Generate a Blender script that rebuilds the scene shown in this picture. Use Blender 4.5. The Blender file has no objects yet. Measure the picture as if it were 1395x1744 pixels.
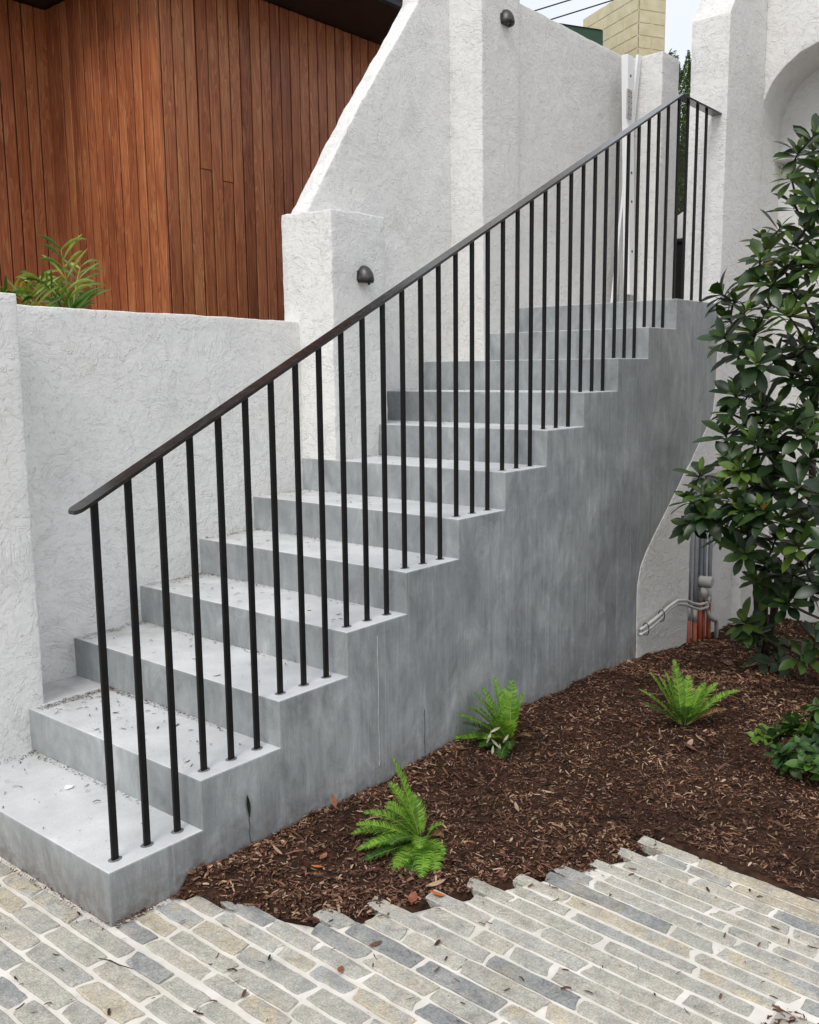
import bpy, bmesh, math, random
import numpy as np
from mathutils import Vector, Matrix, noise
R = math.radians
C = bpy.context.scene.collection
random.seed(11)
rng = np.random.default_rng(5)

# ------------------------------------------------------------------ camera, sky, sun, exposure
scene = bpy.context.scene
cam_d = bpy.data.cameras.new('camera')
cam = bpy.data.objects.new('camera', cam_d); C.objects.link(cam)
cam_d.sensor_fit = 'HORIZONTAL'; cam_d.sensor_width = 36.0; cam_d.lens = 41.891
cam_d.clip_start = 0.05; cam_d.clip_end = 800
r_ = Vector((0.64095, -0.76751, -0.01037)); u_ = Vector((0.11928, 0.08625, 0.98911)); f_ = Vector((0.75826, 0.63521, -0.14683))
M4 = Matrix(((r_.x, u_.x, -f_.x, -1.4525), (r_.y, u_.y, -f_.y, -2.4045), (r_.z, u_.z, -f_.z, 1.6470), (0, 0, 0, 1)))
cam.matrix_world = M4
scene.camera = cam

SUN_EL, SUN_AZ = 52.0, 192.0       # azimuth of the sun measured from +X, counter-clockwise
world = bpy.data.worlds.new('World'); scene.world = world; world.use_nodes = True
wn, wl = world.node_tree.nodes, world.node_tree.links
wn.clear()
wo = wn.new('ShaderNodeOutputWorld'); bg = wn.new('ShaderNodeBackground'); sky = wn.new('ShaderNodeTexSky')
sky.sky_type = 'NISHITA'; sky.sun_disc = False
sky.sun_elevation = R(SUN_EL); sky.sun_rotation = R(90 - SUN_AZ)
sky.air_density = 1.0; sky.dust_density = 3.0
# a bright, even cloud layer over the blue sky
tc = wn.new('ShaderNodeTexCoord'); nz = wn.new('ShaderNodeTexNoise'); nz.inputs['Scale'].default_value = 2.2; nz.inputs['Detail'].default_value = 5
wl.new(tc.outputs['Generated'], nz.inputs['Vector'])
cr = wn.new('ShaderNodeValToRGB'); cr.color_ramp.elements[0].position = 0.3; cr.color_ramp.elements[0].color = (0.84, 0.84, 0.84, 1)
cr.color_ramp.elements[1].position = 0.7; cr.color_ramp.elements[1].color = (0.97, 0.97, 0.97, 1)
wl.new(nz.outputs['Fac'], cr.inputs['Fac'])
mx = wn.new('ShaderNodeMix'); mx.data_type = 'RGBA'
wl.new(cr.outputs['Color'], mx.inputs['Factor'])
wl.new(sky.outputs['Color'], mx.inputs['A']); mx.inputs['B'].default_value = (8.35, 8.75, 9.4, 1)
wl.new(mx.outputs['Result'], bg.inputs['Color']); bg.inputs['Strength'].default_value = 0.10
wl.new(bg.outputs['Background'], wo.inputs['Surface'])

sun_d = bpy.data.lights.new('sun', 'SUN'); sun_d.energy = 1.6; sun_d.angle = R(28); sun_d.color = (1.0, 0.965, 0.91)
sun = bpy.data.objects.new('sun', sun_d); C.objects.link(sun)
sd = Vector((math.cos(R(SUN_EL)) * math.cos(R(SUN_AZ)), math.cos(R(SUN_EL)) * math.sin(R(SUN_AZ)), math.sin(R(SUN_EL))))
sun.rotation_euler = sd.to_track_quat('Z', 'Y').to_euler(); sun.location = (0, 0, 12)
scene.view_settings.view_transform = 'Standard'; scene.view_settings.look = 'None'
scene.view_settings.exposure = 0.24; scene.view_settings.gamma = 1.0; scene.view_settings.use_curve_mapping = False
scene.render.resolution_x = 819; scene.render.resolution_y = 1024

# ------------------------------------------------------------------ helpers
def link(name, me, mat=None, parent=None):
    o = bpy.data.objects.new(name, me); C.objects.link(o)
    if mat is not None and me is not None and len(me.materials) == 0: me.materials.append(mat)
    if parent is not None: o.parent = parent
    return o
def mesh(name, verts, faces, smooth=False):
    me = bpy.data.meshes.new(name); me.from_pydata([tuple(v) for v in verts], [], faces); me.update()
    if smooth: me.polygons.foreach_set('use_smooth', [True] * len(me.polygons))
    return me
def bm_mesh(name, bm, smooth=False):
    me = bpy.data.meshes.new(name); bm.to_mesh(me); bm.free()
    if smooth: me.polygons.foreach_set('use_smooth', [True] * len(me.polygons))
    return me
def thing(name, label, cat, loc=(0, 0, 0), group=None):
    o = bpy.data.objects.new(name, None); C.objects.link(o); o.location = loc; o.empty_display_size = 0.1
    o['label'] = label; o['category'] = cat
    if group: o['group'] = group
    return o
def tag(o, label, cat, group=None):
    o['label'] = label; o['category'] = cat
    if group: o['group'] = group
    return o
def structure(o): o['kind'] = 'structure'; return o
def stuff(o): o['kind'] = 'stuff'; return o
def box_v(x0, x1, y0, y1, z0, z1):
    return [(x0, y0, z0), (x1, y0, z0), (x1, y1, z0), (x0, y1, z0), (x0, y0, z1), (x1, y0, z1), (x1, y1, z1), (x0, y1, z1)]
BOX_F = [(0, 3, 2, 1), (4, 5, 6, 7), (0, 1, 5, 4), (1, 2, 6, 5), (2, 3, 7, 6), (3, 0, 4, 7)]
def box(name, x0, x1, y0, y1, z0, z1, mat, parent=None, bev=0.0):
    bm = bmesh.new()
    vs = [bm.verts.new(v) for v in box_v(x0, x1, y0, y1, z0, z1)]
    for f in BOX_F: bm.faces.new([vs[i] for i in f])
    if bev: bmesh.ops.bevel(bm, geom=list(bm.edges), offset=bev, segments=2, affect='EDGES', profile=0.5)
    return link(name, bm_mesh(name, bm), mat, parent)
def tube_geo(pts, rad, n=8, cap=True):
    pts = [Vector(p) for p in pts]; V = []; F = []
    if not hasattr(rad, '__len__'): rad = [rad] * len(pts)
    up = None
    for i, p in enumerate(pts):
        d = (pts[min(i + 1, len(pts) - 1)] - pts[max(i - 1, 0)]).normalized()
        if up is None:
            up = Vector((0, 0, 1)) if abs(d.z) < 0.9 else Vector((1, 0, 0))
        a = d.cross(up).normalized(); b = a.cross(d).normalized(); up = b
        for k in range(n):
            t = 2 * math.pi * k / n
            V.append(p + (a * math.cos(t) + b * math.sin(t)) * rad[i])
    for i in range(len(pts) - 1):
        for k in range(n):
            F.append((i * n + k, i * n + (k + 1) % n, (i + 1) * n + (k + 1) % n, (i + 1) * n + k))
    if cap:
        F.append(tuple(range(n - 1, -1, -1))); F.append(tuple((len(pts) - 1) * n + k for k in range(n)))
    return V, F
def tube(name, pts, rad, mat, parent=None, n=8):
    V, F = tube_geo(pts, rad, n); me = mesh(name, V, F, True)
    return link(name, me, mat, parent)
class Acc:
    def __init__(s): s.V = []; s.F = []
    def add(s, V, F):
        o = len(s.V); s.V.extend(V); s.F.extend(tuple(i + o for i in f) for f in F)
    def mesh(s, name, smooth=False): return mesh(name, s.V, s.F, smooth)
def bez(a, b, c, n):
    a, b, c = Vector(a), Vector(b), Vector(c)
    return [(1 - t) ** 2 * a + 2 * (1 - t) * t * b + t * t * c for t in [i / (n - 1) for i in range(n)]]

# ------------------------------------------------------------------ materials
def new_mat(name, rough=0.6, spec=0.5, metallic=0.0):
    m = bpy.data.materials.new(name); m.use_nodes = True
    b = m.node_tree.nodes['Principled BSDF']
    b.inputs['Roughness'].default_value = rough; b.inputs['Specular IOR Level'].default_value = spec; b.inputs['Metallic'].default_value = metallic
    return m, m.node_tree.nodes, m.node_tree.links, b
def N(ns, t, **kw):
    n = ns.new('ShaderNode' + t)
    for k, v in kw.items():
        if k.startswith('_'): setattr(n, k[1:], v)
        else: n.inputs[k.replace('_', ' ')].default_value = v
    return n
def ramp(ns, stops, interp='LINEAR'):
    n = ns.new('ShaderNodeValToRGB'); e = n.color_ramp.elements; n.color_ramp.interpolation = interp
    while len(e) < len(stops): e.new(0.5)
    for el, (p, c) in zip(e, stops):
        el.position = p; el.color = (c[0], c[1], c[2], 1) if hasattr(c, '__len__') else (c, c, c, 1)
    return n
def mixc(ns, ls, f, a, b, mode='MIX'):
    n = ns.new('ShaderNodeMix'); n.data_type = 'RGBA'; n.blend_type = mode
    for key, v in (('Factor', f), ('A', a), ('B', b)):
        if hasattr(v, 'is_output'): ls.new(v, n.inputs[key])
        elif key == 'Factor': n.inputs[key].default_value = v
        else: n.inputs[key].default_value = (v[0], v[1], v[2], 1)
    return n.outputs['Result']
def math_(ns, ls, op, a, b=0.0):
    n = ns.new('ShaderNodeMath'); n.operation = op
    for i, v in enumerate((a, b)):
        if hasattr(v, 'is_output'): ls.new(v, n.inputs[i])
        else: n.inputs[i].default_value = v
    return n.outputs[0]
def pos(ns, ls, scale=(1, 1, 1), src='geo', off=None):
    if src == 'geo': o = ns.new('ShaderNodeNewGeometry').outputs['Position']
    else: o = ns.new('ShaderNodeTexCoord').outputs['Object']
    m = ns.new('ShaderNodeMapping'); m.inputs['Scale'].default_value = scale; ls.new(o, m.inputs['Vector'])
    if off is not None: ls.new(off, m.inputs['Location'])
    return m.outputs['Vector']
def noise_(ns, ls, vec, scale, detail=4, rough=0.5, dist=0.0):
    n = N(ns, 'TexNoise', Scale=scale, Detail=detail, Roughness=rough, Distortion=dist); ls.new(vec, n.inputs['Vector']); return n
def bump(ns, ls, h, strength, dist, normal=None):
    b = ns.new('ShaderNodeBump'); b.inputs['Strength'].default_value = strength; b.inputs['Distance'].default_value = dist
    ls.new(h, b.inputs['Height'])
    if normal is not None: ls.new(normal, b.inputs['Normal'])
    return b.outputs['Normal']

def stucco(name, col, warm, strength=1.0):
    """hand trowelled render: curved strokes with raised ridges, torn flecks, broad waves"""
    m, ns, ls, b = new_mat(name, 0.78, 0.25)
    P = pos(ns, ls)
    w = noise_(ns, ls, P, 3.5, 3); wv = ns.new('ShaderNodeVectorMath'); wv.operation = 'SCALE'; wv.inputs['Scale'].default_value = 0.16
    ls.new(w.outputs['Color'], wv.inputs[0])
    P2n = ns.new('ShaderNodeVectorMath'); P2n.operation = 'ADD'; ls.new(P, P2n.inputs[0]); ls.new(wv.outputs[0], P2n.inputs[1]); P2 = P2n.outputs[0]
    hs = []
    for sc, fr, off, st in ((1.7, 17.0, 0.0, 7.0), (3.1, 10.0, 7.0, 12.0)):
        mp = ns.new('ShaderNodeMapping'); mp.inputs['Location'].default_value = (off, off * .7, off * 1.3); ls.new(P2, mp.inputs['Vector'])
        v = N(ns, 'TexVoronoi', Scale=sc, Randomness=1.0); ls.new(mp.outputs['Vector'], v.inputs['Vector'])
        # streaks that follow the sweep of the trowel: noise stretched along rings round each cell centre
        dd = math_(ns, ls, 'MULTIPLY', v.outputs['Distance'], fr * 3.0)
        cb = ns.new('ShaderNodeCombineXYZ'); ls.new(dd, cb.inputs[0]); ls.new(dd, cb.inputs[1])
        sp_ = ns.new('ShaderNodeVectorMath'); sp_.operation = 'SCALE'; sp_.inputs['Scale'].default_value = st; ls.new(mp.outputs['Vector'], sp_.inputs[0])
        ad = ns.new('ShaderNodeVectorMath'); ad.operation = 'ADD'; ls.new(sp_.outputs[0], ad.inputs[0]); ls.new(cb.outputs[0], ad.inputs[1])
        nn = noise_(ns, ls, ad.outputs[0], 1.0, 3, 0.6)
        r1 = ramp(ns, [(0.40, 0.0), (0.55, 0.75), (0.60, 1.0), (0.66, 0.55), (0.76, 0.2)]); ls.new(nn.outputs['Fac'], r1.inputs['Fac'])
        hs.append(r1.outputs['Color'])
    # level, wavy pull marks
    hz_ = ns.new('ShaderNodeMapping'); hz_.inputs['Scale'].default_value = (9, 9, 34); ls.new(P2, hz_.inputs['Vector'])
    wv_ = noise_(ns, ls, hz_.outputs['Vector'], 1.0, 4, 0.6, 0.7)
    g1 = noise_(ns, ls, P, 3.3, 3, 0.55); gr1 = ramp(ns, [(0.44, 0.0), (0.58, 1.0)]); ls.new(g1.outputs['Fac'], gr1.inputs['Fac'])
    gm = ns.new('ShaderNodeMix'); ls.new(gr1.outputs['Color'], gm.inputs[0]); ls.new(hs[0], gm.inputs[2]); ls.new(hs[1], gm.inputs[3])
    broad = noise_(ns, ls, P, 7.0, 3); fine = noise_(ns, ls, P, 95.0, 3, 0.6)
    bl = noise_(ns, ls, P, 34.0, 3, 0.6, 0.5); br = ramp(ns, [(0.60, 0.0), (0.70, 0.8), (0.74, 1.0)]); ls.new(bl.outputs['Fac'], br.inputs['Fac'])
    g2 = noise_(ns, ls, P2, 4.6, 3, 0.6); gr2 = ramp(ns, [(0.50, 0.0), (0.62, 1.0)]); ls.new(g2.outputs['Fac'], gr2.inputs['Fac'])
    iso = noise_(ns, ls, P2, 21.0, 5, 0.68, 0.4); ir = ramp(ns, [(0.34, 0.0), (0.50, 0.35), (0.57, 1.0), (0.66, 0.7)]); ls.new(iso.outputs['Fac'], ir.inputs['Fac'])
    h = math_(ns, ls, 'MULTIPLY', math_(ns, ls, 'MULTIPLY', gm.outputs[0], gr2.outputs['Color']), 0.36)
    h = math_(ns, ls, 'ADD', h, math_(ns, ls, 'MULTIPLY', wv_.outputs['Fac'], 0.55))
    h = math_(ns, ls, 'ADD', h, math_(ns, ls, 'MULTIPLY', ir.outputs['Color'], 0.36))
    h = math_(ns, ls, 'ADD', h, math_(ns, ls, 'MULTIPLY', broad.outputs['Fac'], 0.6))
    h = math_(ns, ls, 'ADD', h, math_(ns, ls, 'MULTIPLY', fine.outputs['Fac'], 0.12))
    h = math_(ns, ls, 'ADD', h, math_(ns, ls, 'MULTIPLY', br.outputs['Color'], 0.55))
    nrm = bump(ns, ls, h, 1.0, 0.0062 * strength)
    ls.new(nrm, b.inputs['Normal'])
    d = noise_(ns, ls, P, 1.7, 5, 0.6); dr = ramp(ns, [(0.3, 0.0), (0.72, 1.0)]); ls.new(d.outputs['Fac'], dr.inputs['Fac'])
    c = mixc(ns, ls, dr.outputs['Color'], col, warm)
    st = noise_(ns, ls, pos(ns, ls, (7, 7, 0.8)), 2.0, 5, 0.6); sr = ramp(ns, [(0.60, 0.0), (0.85, 0.22)]); ls.new(st.outputs['Fac'], sr.inputs['Fac'])
    c = mixc(ns, ls, sr.outputs['Color'], c, tuple(x * 0.72 for x in warm))
    # damp, slightly soiled band low on the wall where soil splashes
    ls.new(c, b.inputs['Base Color'])
    return m

def concrete(name, k=1.0):
    m, ns, ls, b = new_mat(name, 0.62, 0.35)
    P = pos(ns, ls)
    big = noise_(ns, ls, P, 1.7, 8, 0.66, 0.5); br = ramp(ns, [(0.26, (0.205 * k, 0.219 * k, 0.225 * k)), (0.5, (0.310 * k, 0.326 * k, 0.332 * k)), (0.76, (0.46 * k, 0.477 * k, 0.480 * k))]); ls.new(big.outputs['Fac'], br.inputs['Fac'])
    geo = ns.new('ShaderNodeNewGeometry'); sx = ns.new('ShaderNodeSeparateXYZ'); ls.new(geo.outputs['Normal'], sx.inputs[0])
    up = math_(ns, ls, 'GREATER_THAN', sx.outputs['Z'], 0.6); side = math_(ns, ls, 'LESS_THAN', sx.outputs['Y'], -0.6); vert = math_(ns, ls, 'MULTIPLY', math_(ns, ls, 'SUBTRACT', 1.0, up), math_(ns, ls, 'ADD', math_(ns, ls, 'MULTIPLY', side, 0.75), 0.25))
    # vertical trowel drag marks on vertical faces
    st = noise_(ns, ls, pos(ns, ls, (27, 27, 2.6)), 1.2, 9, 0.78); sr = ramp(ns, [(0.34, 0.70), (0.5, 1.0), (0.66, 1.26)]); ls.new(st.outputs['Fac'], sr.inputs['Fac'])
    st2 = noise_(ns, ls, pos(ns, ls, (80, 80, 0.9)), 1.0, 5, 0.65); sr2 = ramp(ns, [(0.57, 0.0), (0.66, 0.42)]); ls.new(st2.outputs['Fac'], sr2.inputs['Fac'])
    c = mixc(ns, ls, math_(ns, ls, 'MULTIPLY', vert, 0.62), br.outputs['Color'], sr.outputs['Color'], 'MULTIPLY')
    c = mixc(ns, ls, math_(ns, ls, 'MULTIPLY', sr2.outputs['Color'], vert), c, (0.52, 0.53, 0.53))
    # patchy laitance and darker curing blotches
    p2 = noise_(ns, ls, pos(ns, ls, (8, 8, 4.2)), 1.0, 9, 0.72, 0.9); pr = ramp(ns, [(0.32, 0.60), (0.44, 0.90), (0.54, 1.03), (0.68, 1.38)]); ls.new(p2.outputs['Fac'], pr.inputs['Fac'])
    c = mixc(ns, ls, 0.8, c, pr.outputs['Color'], 'MULTIPLY')
    # the treads, as faces turned up, get a paler colour
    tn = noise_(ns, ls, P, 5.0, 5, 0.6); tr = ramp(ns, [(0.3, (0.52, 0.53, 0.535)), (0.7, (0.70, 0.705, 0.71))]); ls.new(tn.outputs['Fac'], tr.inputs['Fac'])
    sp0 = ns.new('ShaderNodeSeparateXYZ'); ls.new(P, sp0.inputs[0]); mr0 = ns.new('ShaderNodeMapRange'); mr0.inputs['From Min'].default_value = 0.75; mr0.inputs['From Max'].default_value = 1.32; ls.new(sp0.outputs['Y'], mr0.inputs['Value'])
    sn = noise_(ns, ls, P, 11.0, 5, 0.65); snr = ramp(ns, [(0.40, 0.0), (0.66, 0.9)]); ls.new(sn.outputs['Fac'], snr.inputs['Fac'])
    tcol = mixc(ns, ls, math_(ns, ls, 'MULTIPLY', snr.outputs['Color'], math_(ns, ls, 'MULTIPLY', mr0.outputs[0], 0.55)), tr.outputs['Color'], (0.30, 0.25, 0.20))  # brown dirt towards the wall, doubling as contact shadow painted into the tread
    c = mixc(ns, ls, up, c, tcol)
    sp = noise_(ns, ls, P, 190.0, 2, 0.5); spr = ramp(ns, [(0.3, 0.9), (0.7, 1.06)]); ls.new(sp.outputs['Fac'], spr.inputs['Fac'])
    c = mixc(ns, ls, 0.8, c, spr.outputs['Color'], 'MULTIPLY')
    # soil splashed up the foot of the side
    szr = ns.new('ShaderNodeMapRange'); szr.inputs['From Min'].default_value = 0.16; szr.inputs['From Max'].default_value = 0.0; ls.new(sp0.outputs['Z'], szr.inputs['Value'])
    sq = noise_(ns, ls, P, 26.0, 6, 0.7); sqr = ramp(ns, [(0.38, 0.0), (0.62, 0.75)]); ls.new(sq.outputs['Fac'], sqr.inputs['Fac'])
    c = mixc(ns, ls, math_(ns, ls, 'MULTIPLY', math_(ns, ls, 'MULTIPLY', szr.outputs[0], sqr.outputs['Color']), math_(ns, ls, 'SUBTRACT', 1.0, up)), c, (0.16, 0.12, 0.09))
    # pinholes
    vo = N(ns, 'TexVoronoi', Scale=42.0); ls.new(P, vo.inputs['Vector']); vr = ramp(ns, [(0.03, 1.0), (0.07, 0.0)]); ls.new(vo.outputs['Distance'], vr.inputs['Fac'])
    pg = noise_(ns, ls, P, 6.0, 2); pgr = ramp(ns, [(0.55, 0.0), (0.6, 0.8)]); ls.new(pg.outputs['Fac'], pgr.inputs['Fac'])
    hole = math_(ns, ls, 'MULTIPLY', vr.outputs['Color'], pgr.outputs['Color'])
    c = mixc(ns, ls, math_(ns, ls, 'MULTIPLY', hole, 0.6), c, (0.08, 0.08, 0.085))
    ls.new(c, b.inputs['Base Color'])
    rr = ramp(ns, [(0.3, 0.48), (0.7, 0.72)]); ls.new(p2.outputs['Fac'], rr.inputs['Fac']); ls.new(rr.outputs['Color'], b.inputs['Roughness'])
    h = math_(ns, ls, 'ADD', math_(ns, ls, 'MULTIPLY', p2.outputs['Fac'], 0.5), math_(ns, ls, 'MULTIPLY', math_(ns, ls, 'MULTIPLY', st.outputs['Fac'], vert), 0.6))
    h = math_(ns, ls, 'SUBTRACT', h, math_(ns, ls, 'MULTIPLY', hole, 0.6))
    ls.new(bump(ns, ls, h, 0.4, 0.0025), b.inputs['Normal'])
    return m

def timber(name):
    m, ns, ls, b = new_mat(name, 0.42, 0.4)
    oi = ns.new('ShaderNodeObjectInfo')
    sc = ns.new('ShaderNodeVectorMath'); sc.operation = 'SCALE'; sc.inputs['Scale'].default_value = 40.0
    cx = ns.new('ShaderNodeCombineXYZ'); ls.new(oi.outputs['Random'], cx.inputs[0]); ls.new(oi.outputs['Random'], cx.inputs[1]); ls.new(oi.outputs['Random'], cx.inputs[2])
    ls.new(cx.outputs[0], sc.inputs[0])
    # figure: long slow growth rings with cathedral distortion
    v = pos(ns, ls, (13, 13, 1.1), 'obj', sc.outputs[0])
    n1 = noise_(ns, ls, v, 1.0, 3, 0.5, 1.6)
    rings = math_(ns, ls, 'FRACT', math_(ns, ls, 'MULTIPLY', n1.outputs['Fac'], 7.0))
    rr = ramp(ns, [(0.0, 0.15), (0.55, 0.55), (0.9, 1.0), (1.0, 0.15)]); ls.new(rings, rr.inputs['Fac'])
    v2 = pos(ns, ls, (170, 170, 2.2), 'obj', sc.outputs[0]); n2 = noise_(ns, ls, v2, 1.0, 4, 0.6)
    v3 = pos(ns, ls, (3, 3, 1.6), 'obj', sc.outputs[0]); n3 = noise_(ns, ls, v3, 1.0, 4, 0.6)
    f = math_(ns, ls, 'ADD', math_(ns, ls, 'MULTIPLY', rr.outputs['Color'], 0.20), math_(ns, ls, 'ADD', math_(ns, ls, 'MULTIPLY', n2.outputs['Fac'], 0.40), math_(ns, ls, 'MULTIPLY', n3.outputs['Fac'], 0.30)))
    f = math_(ns, ls, 'ADD', f, math_(ns, ls, 'MULTIPLY', math_(ns, ls, 'SUBTRACT', oi.outputs['Random'], 0.5), 0.17))
    cr = ramp(ns, [(0.20, (0.11, 0.030, 0.013)), (0.40, (0.34, 0.102, 0.040)), (0.56, (0.52, 0.190, 0.076)), (0.74, (0.72, 0.36, 0.16))]); ls.new(f, cr.inputs['Fac'])
    # small knots and dark streaks
    kn = N(ns, 'TexVoronoi', Scale=1.0); ls.new(pos(ns, ls, (9, 9, 2.1), 'obj', sc.outputs[0]), kn.inputs['Vector'])
    kr = ramp(ns, [(0.10, 1.0), (0.22, 0.0)]); ls.new(kn.outputs['Distance'], kr.inputs['Fac'])
    c = mixc(ns, ls, math_(ns, ls, 'MULTIPLY', kr.outputs['Color'], 0.6), cr.outputs['Color'], (0.55, 0.26, 0.10))
    kr2 = ramp(ns, [(0.02, 1.0), (0.05, 0.0)]); ls.new(kn.outputs['Distance'], kr2.inputs['Fac'])
    c = mixc(ns, ls, math_(ns, ls, 'MULTIPLY', kr2.outputs['Color'], 0.8), c, (0.03, 0.012, 0.008))
    ls.new(c, b.inputs['Base Color'])
    ls.new(bump(ns, ls, n2.outputs['Fac'], 0.5, 0.0012), b.inputs['Normal'])
    return m

def stone_mat(name):
    m, ns, ls, b = new_mat(name, 0.7, 0.3)
    oi = ns.new('ShaderNodeObjectInfo')
    isl = ns.new('ShaderNodeNewGeometry')
    P = pos(ns, ls)
    vn = noise_(ns, ls, P, 9.0, 4, 0.6); rnd = math_(ns, ls, 'FRACT', math_(ns, ls, 'ADD', oi.outputs['Random'], isl.outputs['Random Per Island']))
    rnd = math_(ns, ls, 'ADD', rnd, math_(ns, ls, 'MULTIPLY', math_(ns, ls, 'SUBTRACT', vn.outputs['Fac'], 0.5), 0.5))
    cr = ramp(ns, [(0.0, (0.30, 0.315, 0.33)), (0.08, (0.40, 0.41, 0.415)), (0.22, (0.47, 0.468, 0.44)), (0.42, (0.53, 0.52, 0.475)), (0.55, (0.47, 0.47, 0.45)), (0.68, (0.56, 0.535, 0.47)), (0.80, (0.50, 0.505, 0.495)), (0.90, (0.58, 0.52, 0.41)), (1.0, (0.44, 0.455, 0.465))])
    ls.new(rnd, cr.inputs['Fac'])
    n1 = noise_(ns, ls, P, 14.0, 6, 0.65, 0.8); r1 = ramp(ns, [(0.3, 0.70), (0.5, 1.0), (0.72, 1.20)]); ls.new(n1.outputs['Fac'], r1.inputs['Fac'])
    c = mixc(ns, ls, 0.9, cr.outputs['Color'], r1.outputs['Color'], 'MULTIPLY')
    n2 = noise_(ns, ls, P, 6.0, 4, 0.6); r2 = ramp(ns, [(0.56, 0.0), (0.72, 0.5)]); ls.new(n2.outputs['Fac'], r2.inputs['Fac'])
    c = mixc(ns, ls, r2.outputs['Color'], c, (0.52, 0.45, 0.33))
    n3 = noise_(ns, ls, P, 170.0, 3, 0.7); r3 = ramp(ns, [(0.34, 0.66), (0.62, 1.22)]); ls.new(n3.outputs['Fac'], r3.inputs['Fac'])
    c = mixc(ns, ls, 0.8, c, r3.outputs['Color'], 'MULTIPLY')
    hs_ = ns.new('ShaderNodeHueSaturation'); hs_.inputs['Value'].default_value = 0.93; ls.new(c, hs_.inputs['Color']); c = mixc(ns, ls, 1.0, hs_.outputs['Color'], (1.03, 1.0, 0.94), 'MULTIPLY')
    ls.new(c, b.inputs['Base Color'])
    n4 = noise_(ns, ls, P, 45.0, 5, 0.65, 1.0)
    h = math_(ns, ls, 'ADD', math_(ns, ls, 'MULTIPLY', n4.outputs['Fac'], 1.0), math_(ns, ls, 'MULTIPLY', n3.outputs['Fac'], 0.25))
    ls.new(bump(ns, ls, h, 1.0, 0.009), b.inputs['Normal'])
    return m

def simple(name, c1, c2, scale=20.0, rough=0.7, spec=0.3, bmp=0.3, bd=0.003, metallic=0.0, detail=5, stops=(0.35, 0.65)):
    m, ns, ls, b = new_mat(name, rough, spec, metallic)
    P = pos(ns, ls); n = noise_(ns, ls, P, scale, detail, 0.6)
    r = ramp(ns, [(stops[0], c1), (stops[1], c2)]); ls.new(n.outputs['Fac'], r.inputs['Fac']); ls.new(r.outputs['Color'], b.inputs['Base Color'])
    if bmp: ls.new(bump(ns, ls, n.outputs['Fac'], bmp, bd), b.inputs['Normal'])
    return m
def island(name, stops, rough=0.7, spec=0.2, fine=60.0, transl=0.0, bmp=0.3, obj=False, patch=False):
    """one random tone for each loose piece"""
    m, ns, ls, b = new_mat(name, rough, spec)
    g = ns.new('ShaderNodeNewGeometry'); r = ramp(ns, stops)
    f = g.outputs['Random Per Island']
    if obj:
        oi = ns.new('ShaderNodeObjectInfo'); f = math_(ns, ls, 'FRACT', math_(ns, ls, 'ADD', f, oi.outputs['Random']))
    ls.new(f, r.inputs['Fac'])
    n = noise_(ns, ls, pos(ns, ls), fine, 4, 0.6); rr = ramp(ns, [(0.3, 0.7), (0.7, 1.2)]); ls.new(n.outputs['Fac'], rr.inputs['Fac'])
    c = mixc(ns, ls, 0.8, r.outputs['Color'], rr.outputs['Color'], 'MULTIPLY')
    if patch:       # damp dark areas and dry pale ones
        n2 = noise_(ns, ls, pos(ns, ls), 2.6, 4, 0.6); r2 = ramp(ns, [(0.36, 0.5), (0.5, 1.0), (0.66, 1.35)]); ls.new(n2.outputs['Fac'], r2.inputs['Fac'])
        c = mixc(ns, ls, 1.0, c, r2.outputs['Color'], 'MULTIPLY')
    ls.new(c, b.inputs['Base Color'])
    if bmp: ls.new(bump(ns, ls, n.outputs['Fac'], bmp, 0.002), b.inputs['Normal'])
    if transl:
        out = [x for x in ns if x.type == 'OUTPUT_MATERIAL'][0]
        t = ns.new('ShaderNodeBsdfTranslucent'); ms = ns.new('ShaderNodeMixShader'); ms.inputs[0].default_value = transl
        lc = mixc(ns, ls, 1.0, c, (1.25, 1.35, 0.6), 'MULTIPLY'); ls.new(lc, t.inputs['Color'])
        ls.new(b.outputs[0], ms.inputs[1]); ls.new(t.outputs[0], ms.inputs[2]); ls.new(ms.outputs[0], out.inputs['Surface'])
    return m

M = {}
M['stucco'] = stucco('white_render', (0.82, 0.815, 0.795), (0.78, 0.77, 0.745))
M['stucco_warm'] = stucco('aged_white_render', (0.78, 0.765, 0.745), (0.72, 0.705, 0.68), 1.0)
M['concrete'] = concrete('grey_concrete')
M['timber'] = timber('oiled_timber')
M['stone'] = stone_mat('split_stone')
M['mortar'] = simple('cream_mortar', (0.60, 0.56, 0.50), (0.78, 0.745, 0.69), 7.0, 0.85, 0.2, 0.7, 0.004)
M['black'] = simple('black_roof_steel', (0.010, 0.010, 0.011), (0.020, 0.020, 0.022), 6.0, 0.5, 0.4, 0.1)
M['backing'] = simple('dark_backing', (0.012, 0.007, 0.005), (0.02, 0.012, 0.008), 6.0, 0.9, 0.1, 0.0)
M['soil'] = simple('damp_soil', (0.018, 0.011, 0.008), (0.07, 0.036, 0.023), 26.0, 0.95, 0.1, 1.0, 0.02)
M['chips'] = island('bark_chips', [(0.0, (0.028, 0.014, 0.011)), (0.30, (0.080, 0.037, 0.025)), (0.60, (0.150, 0.073, 0.045)), (0.82, (0.235, 0.128, 0.080)), (0.93, (0.34, 0.22, 0.145)), (1.0, (0.46, 0.33, 0.22))], 0.85, 0.15, patch=True)
M['litter'] = island('leaf_litter', [(0.0, (0.03, 0.015, 0.01)), (0.6, (0.09, 0.045, 0.03)), (1.0, (0.20, 0.09, 0.05))], 0.8, 0.2)
M['ground'] = simple('bare_ground', (0.20, 0.18, 0.15), (0.30, 0.27, 0.23), 0.6, 0.9, 0.2, 0.5)
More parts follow.
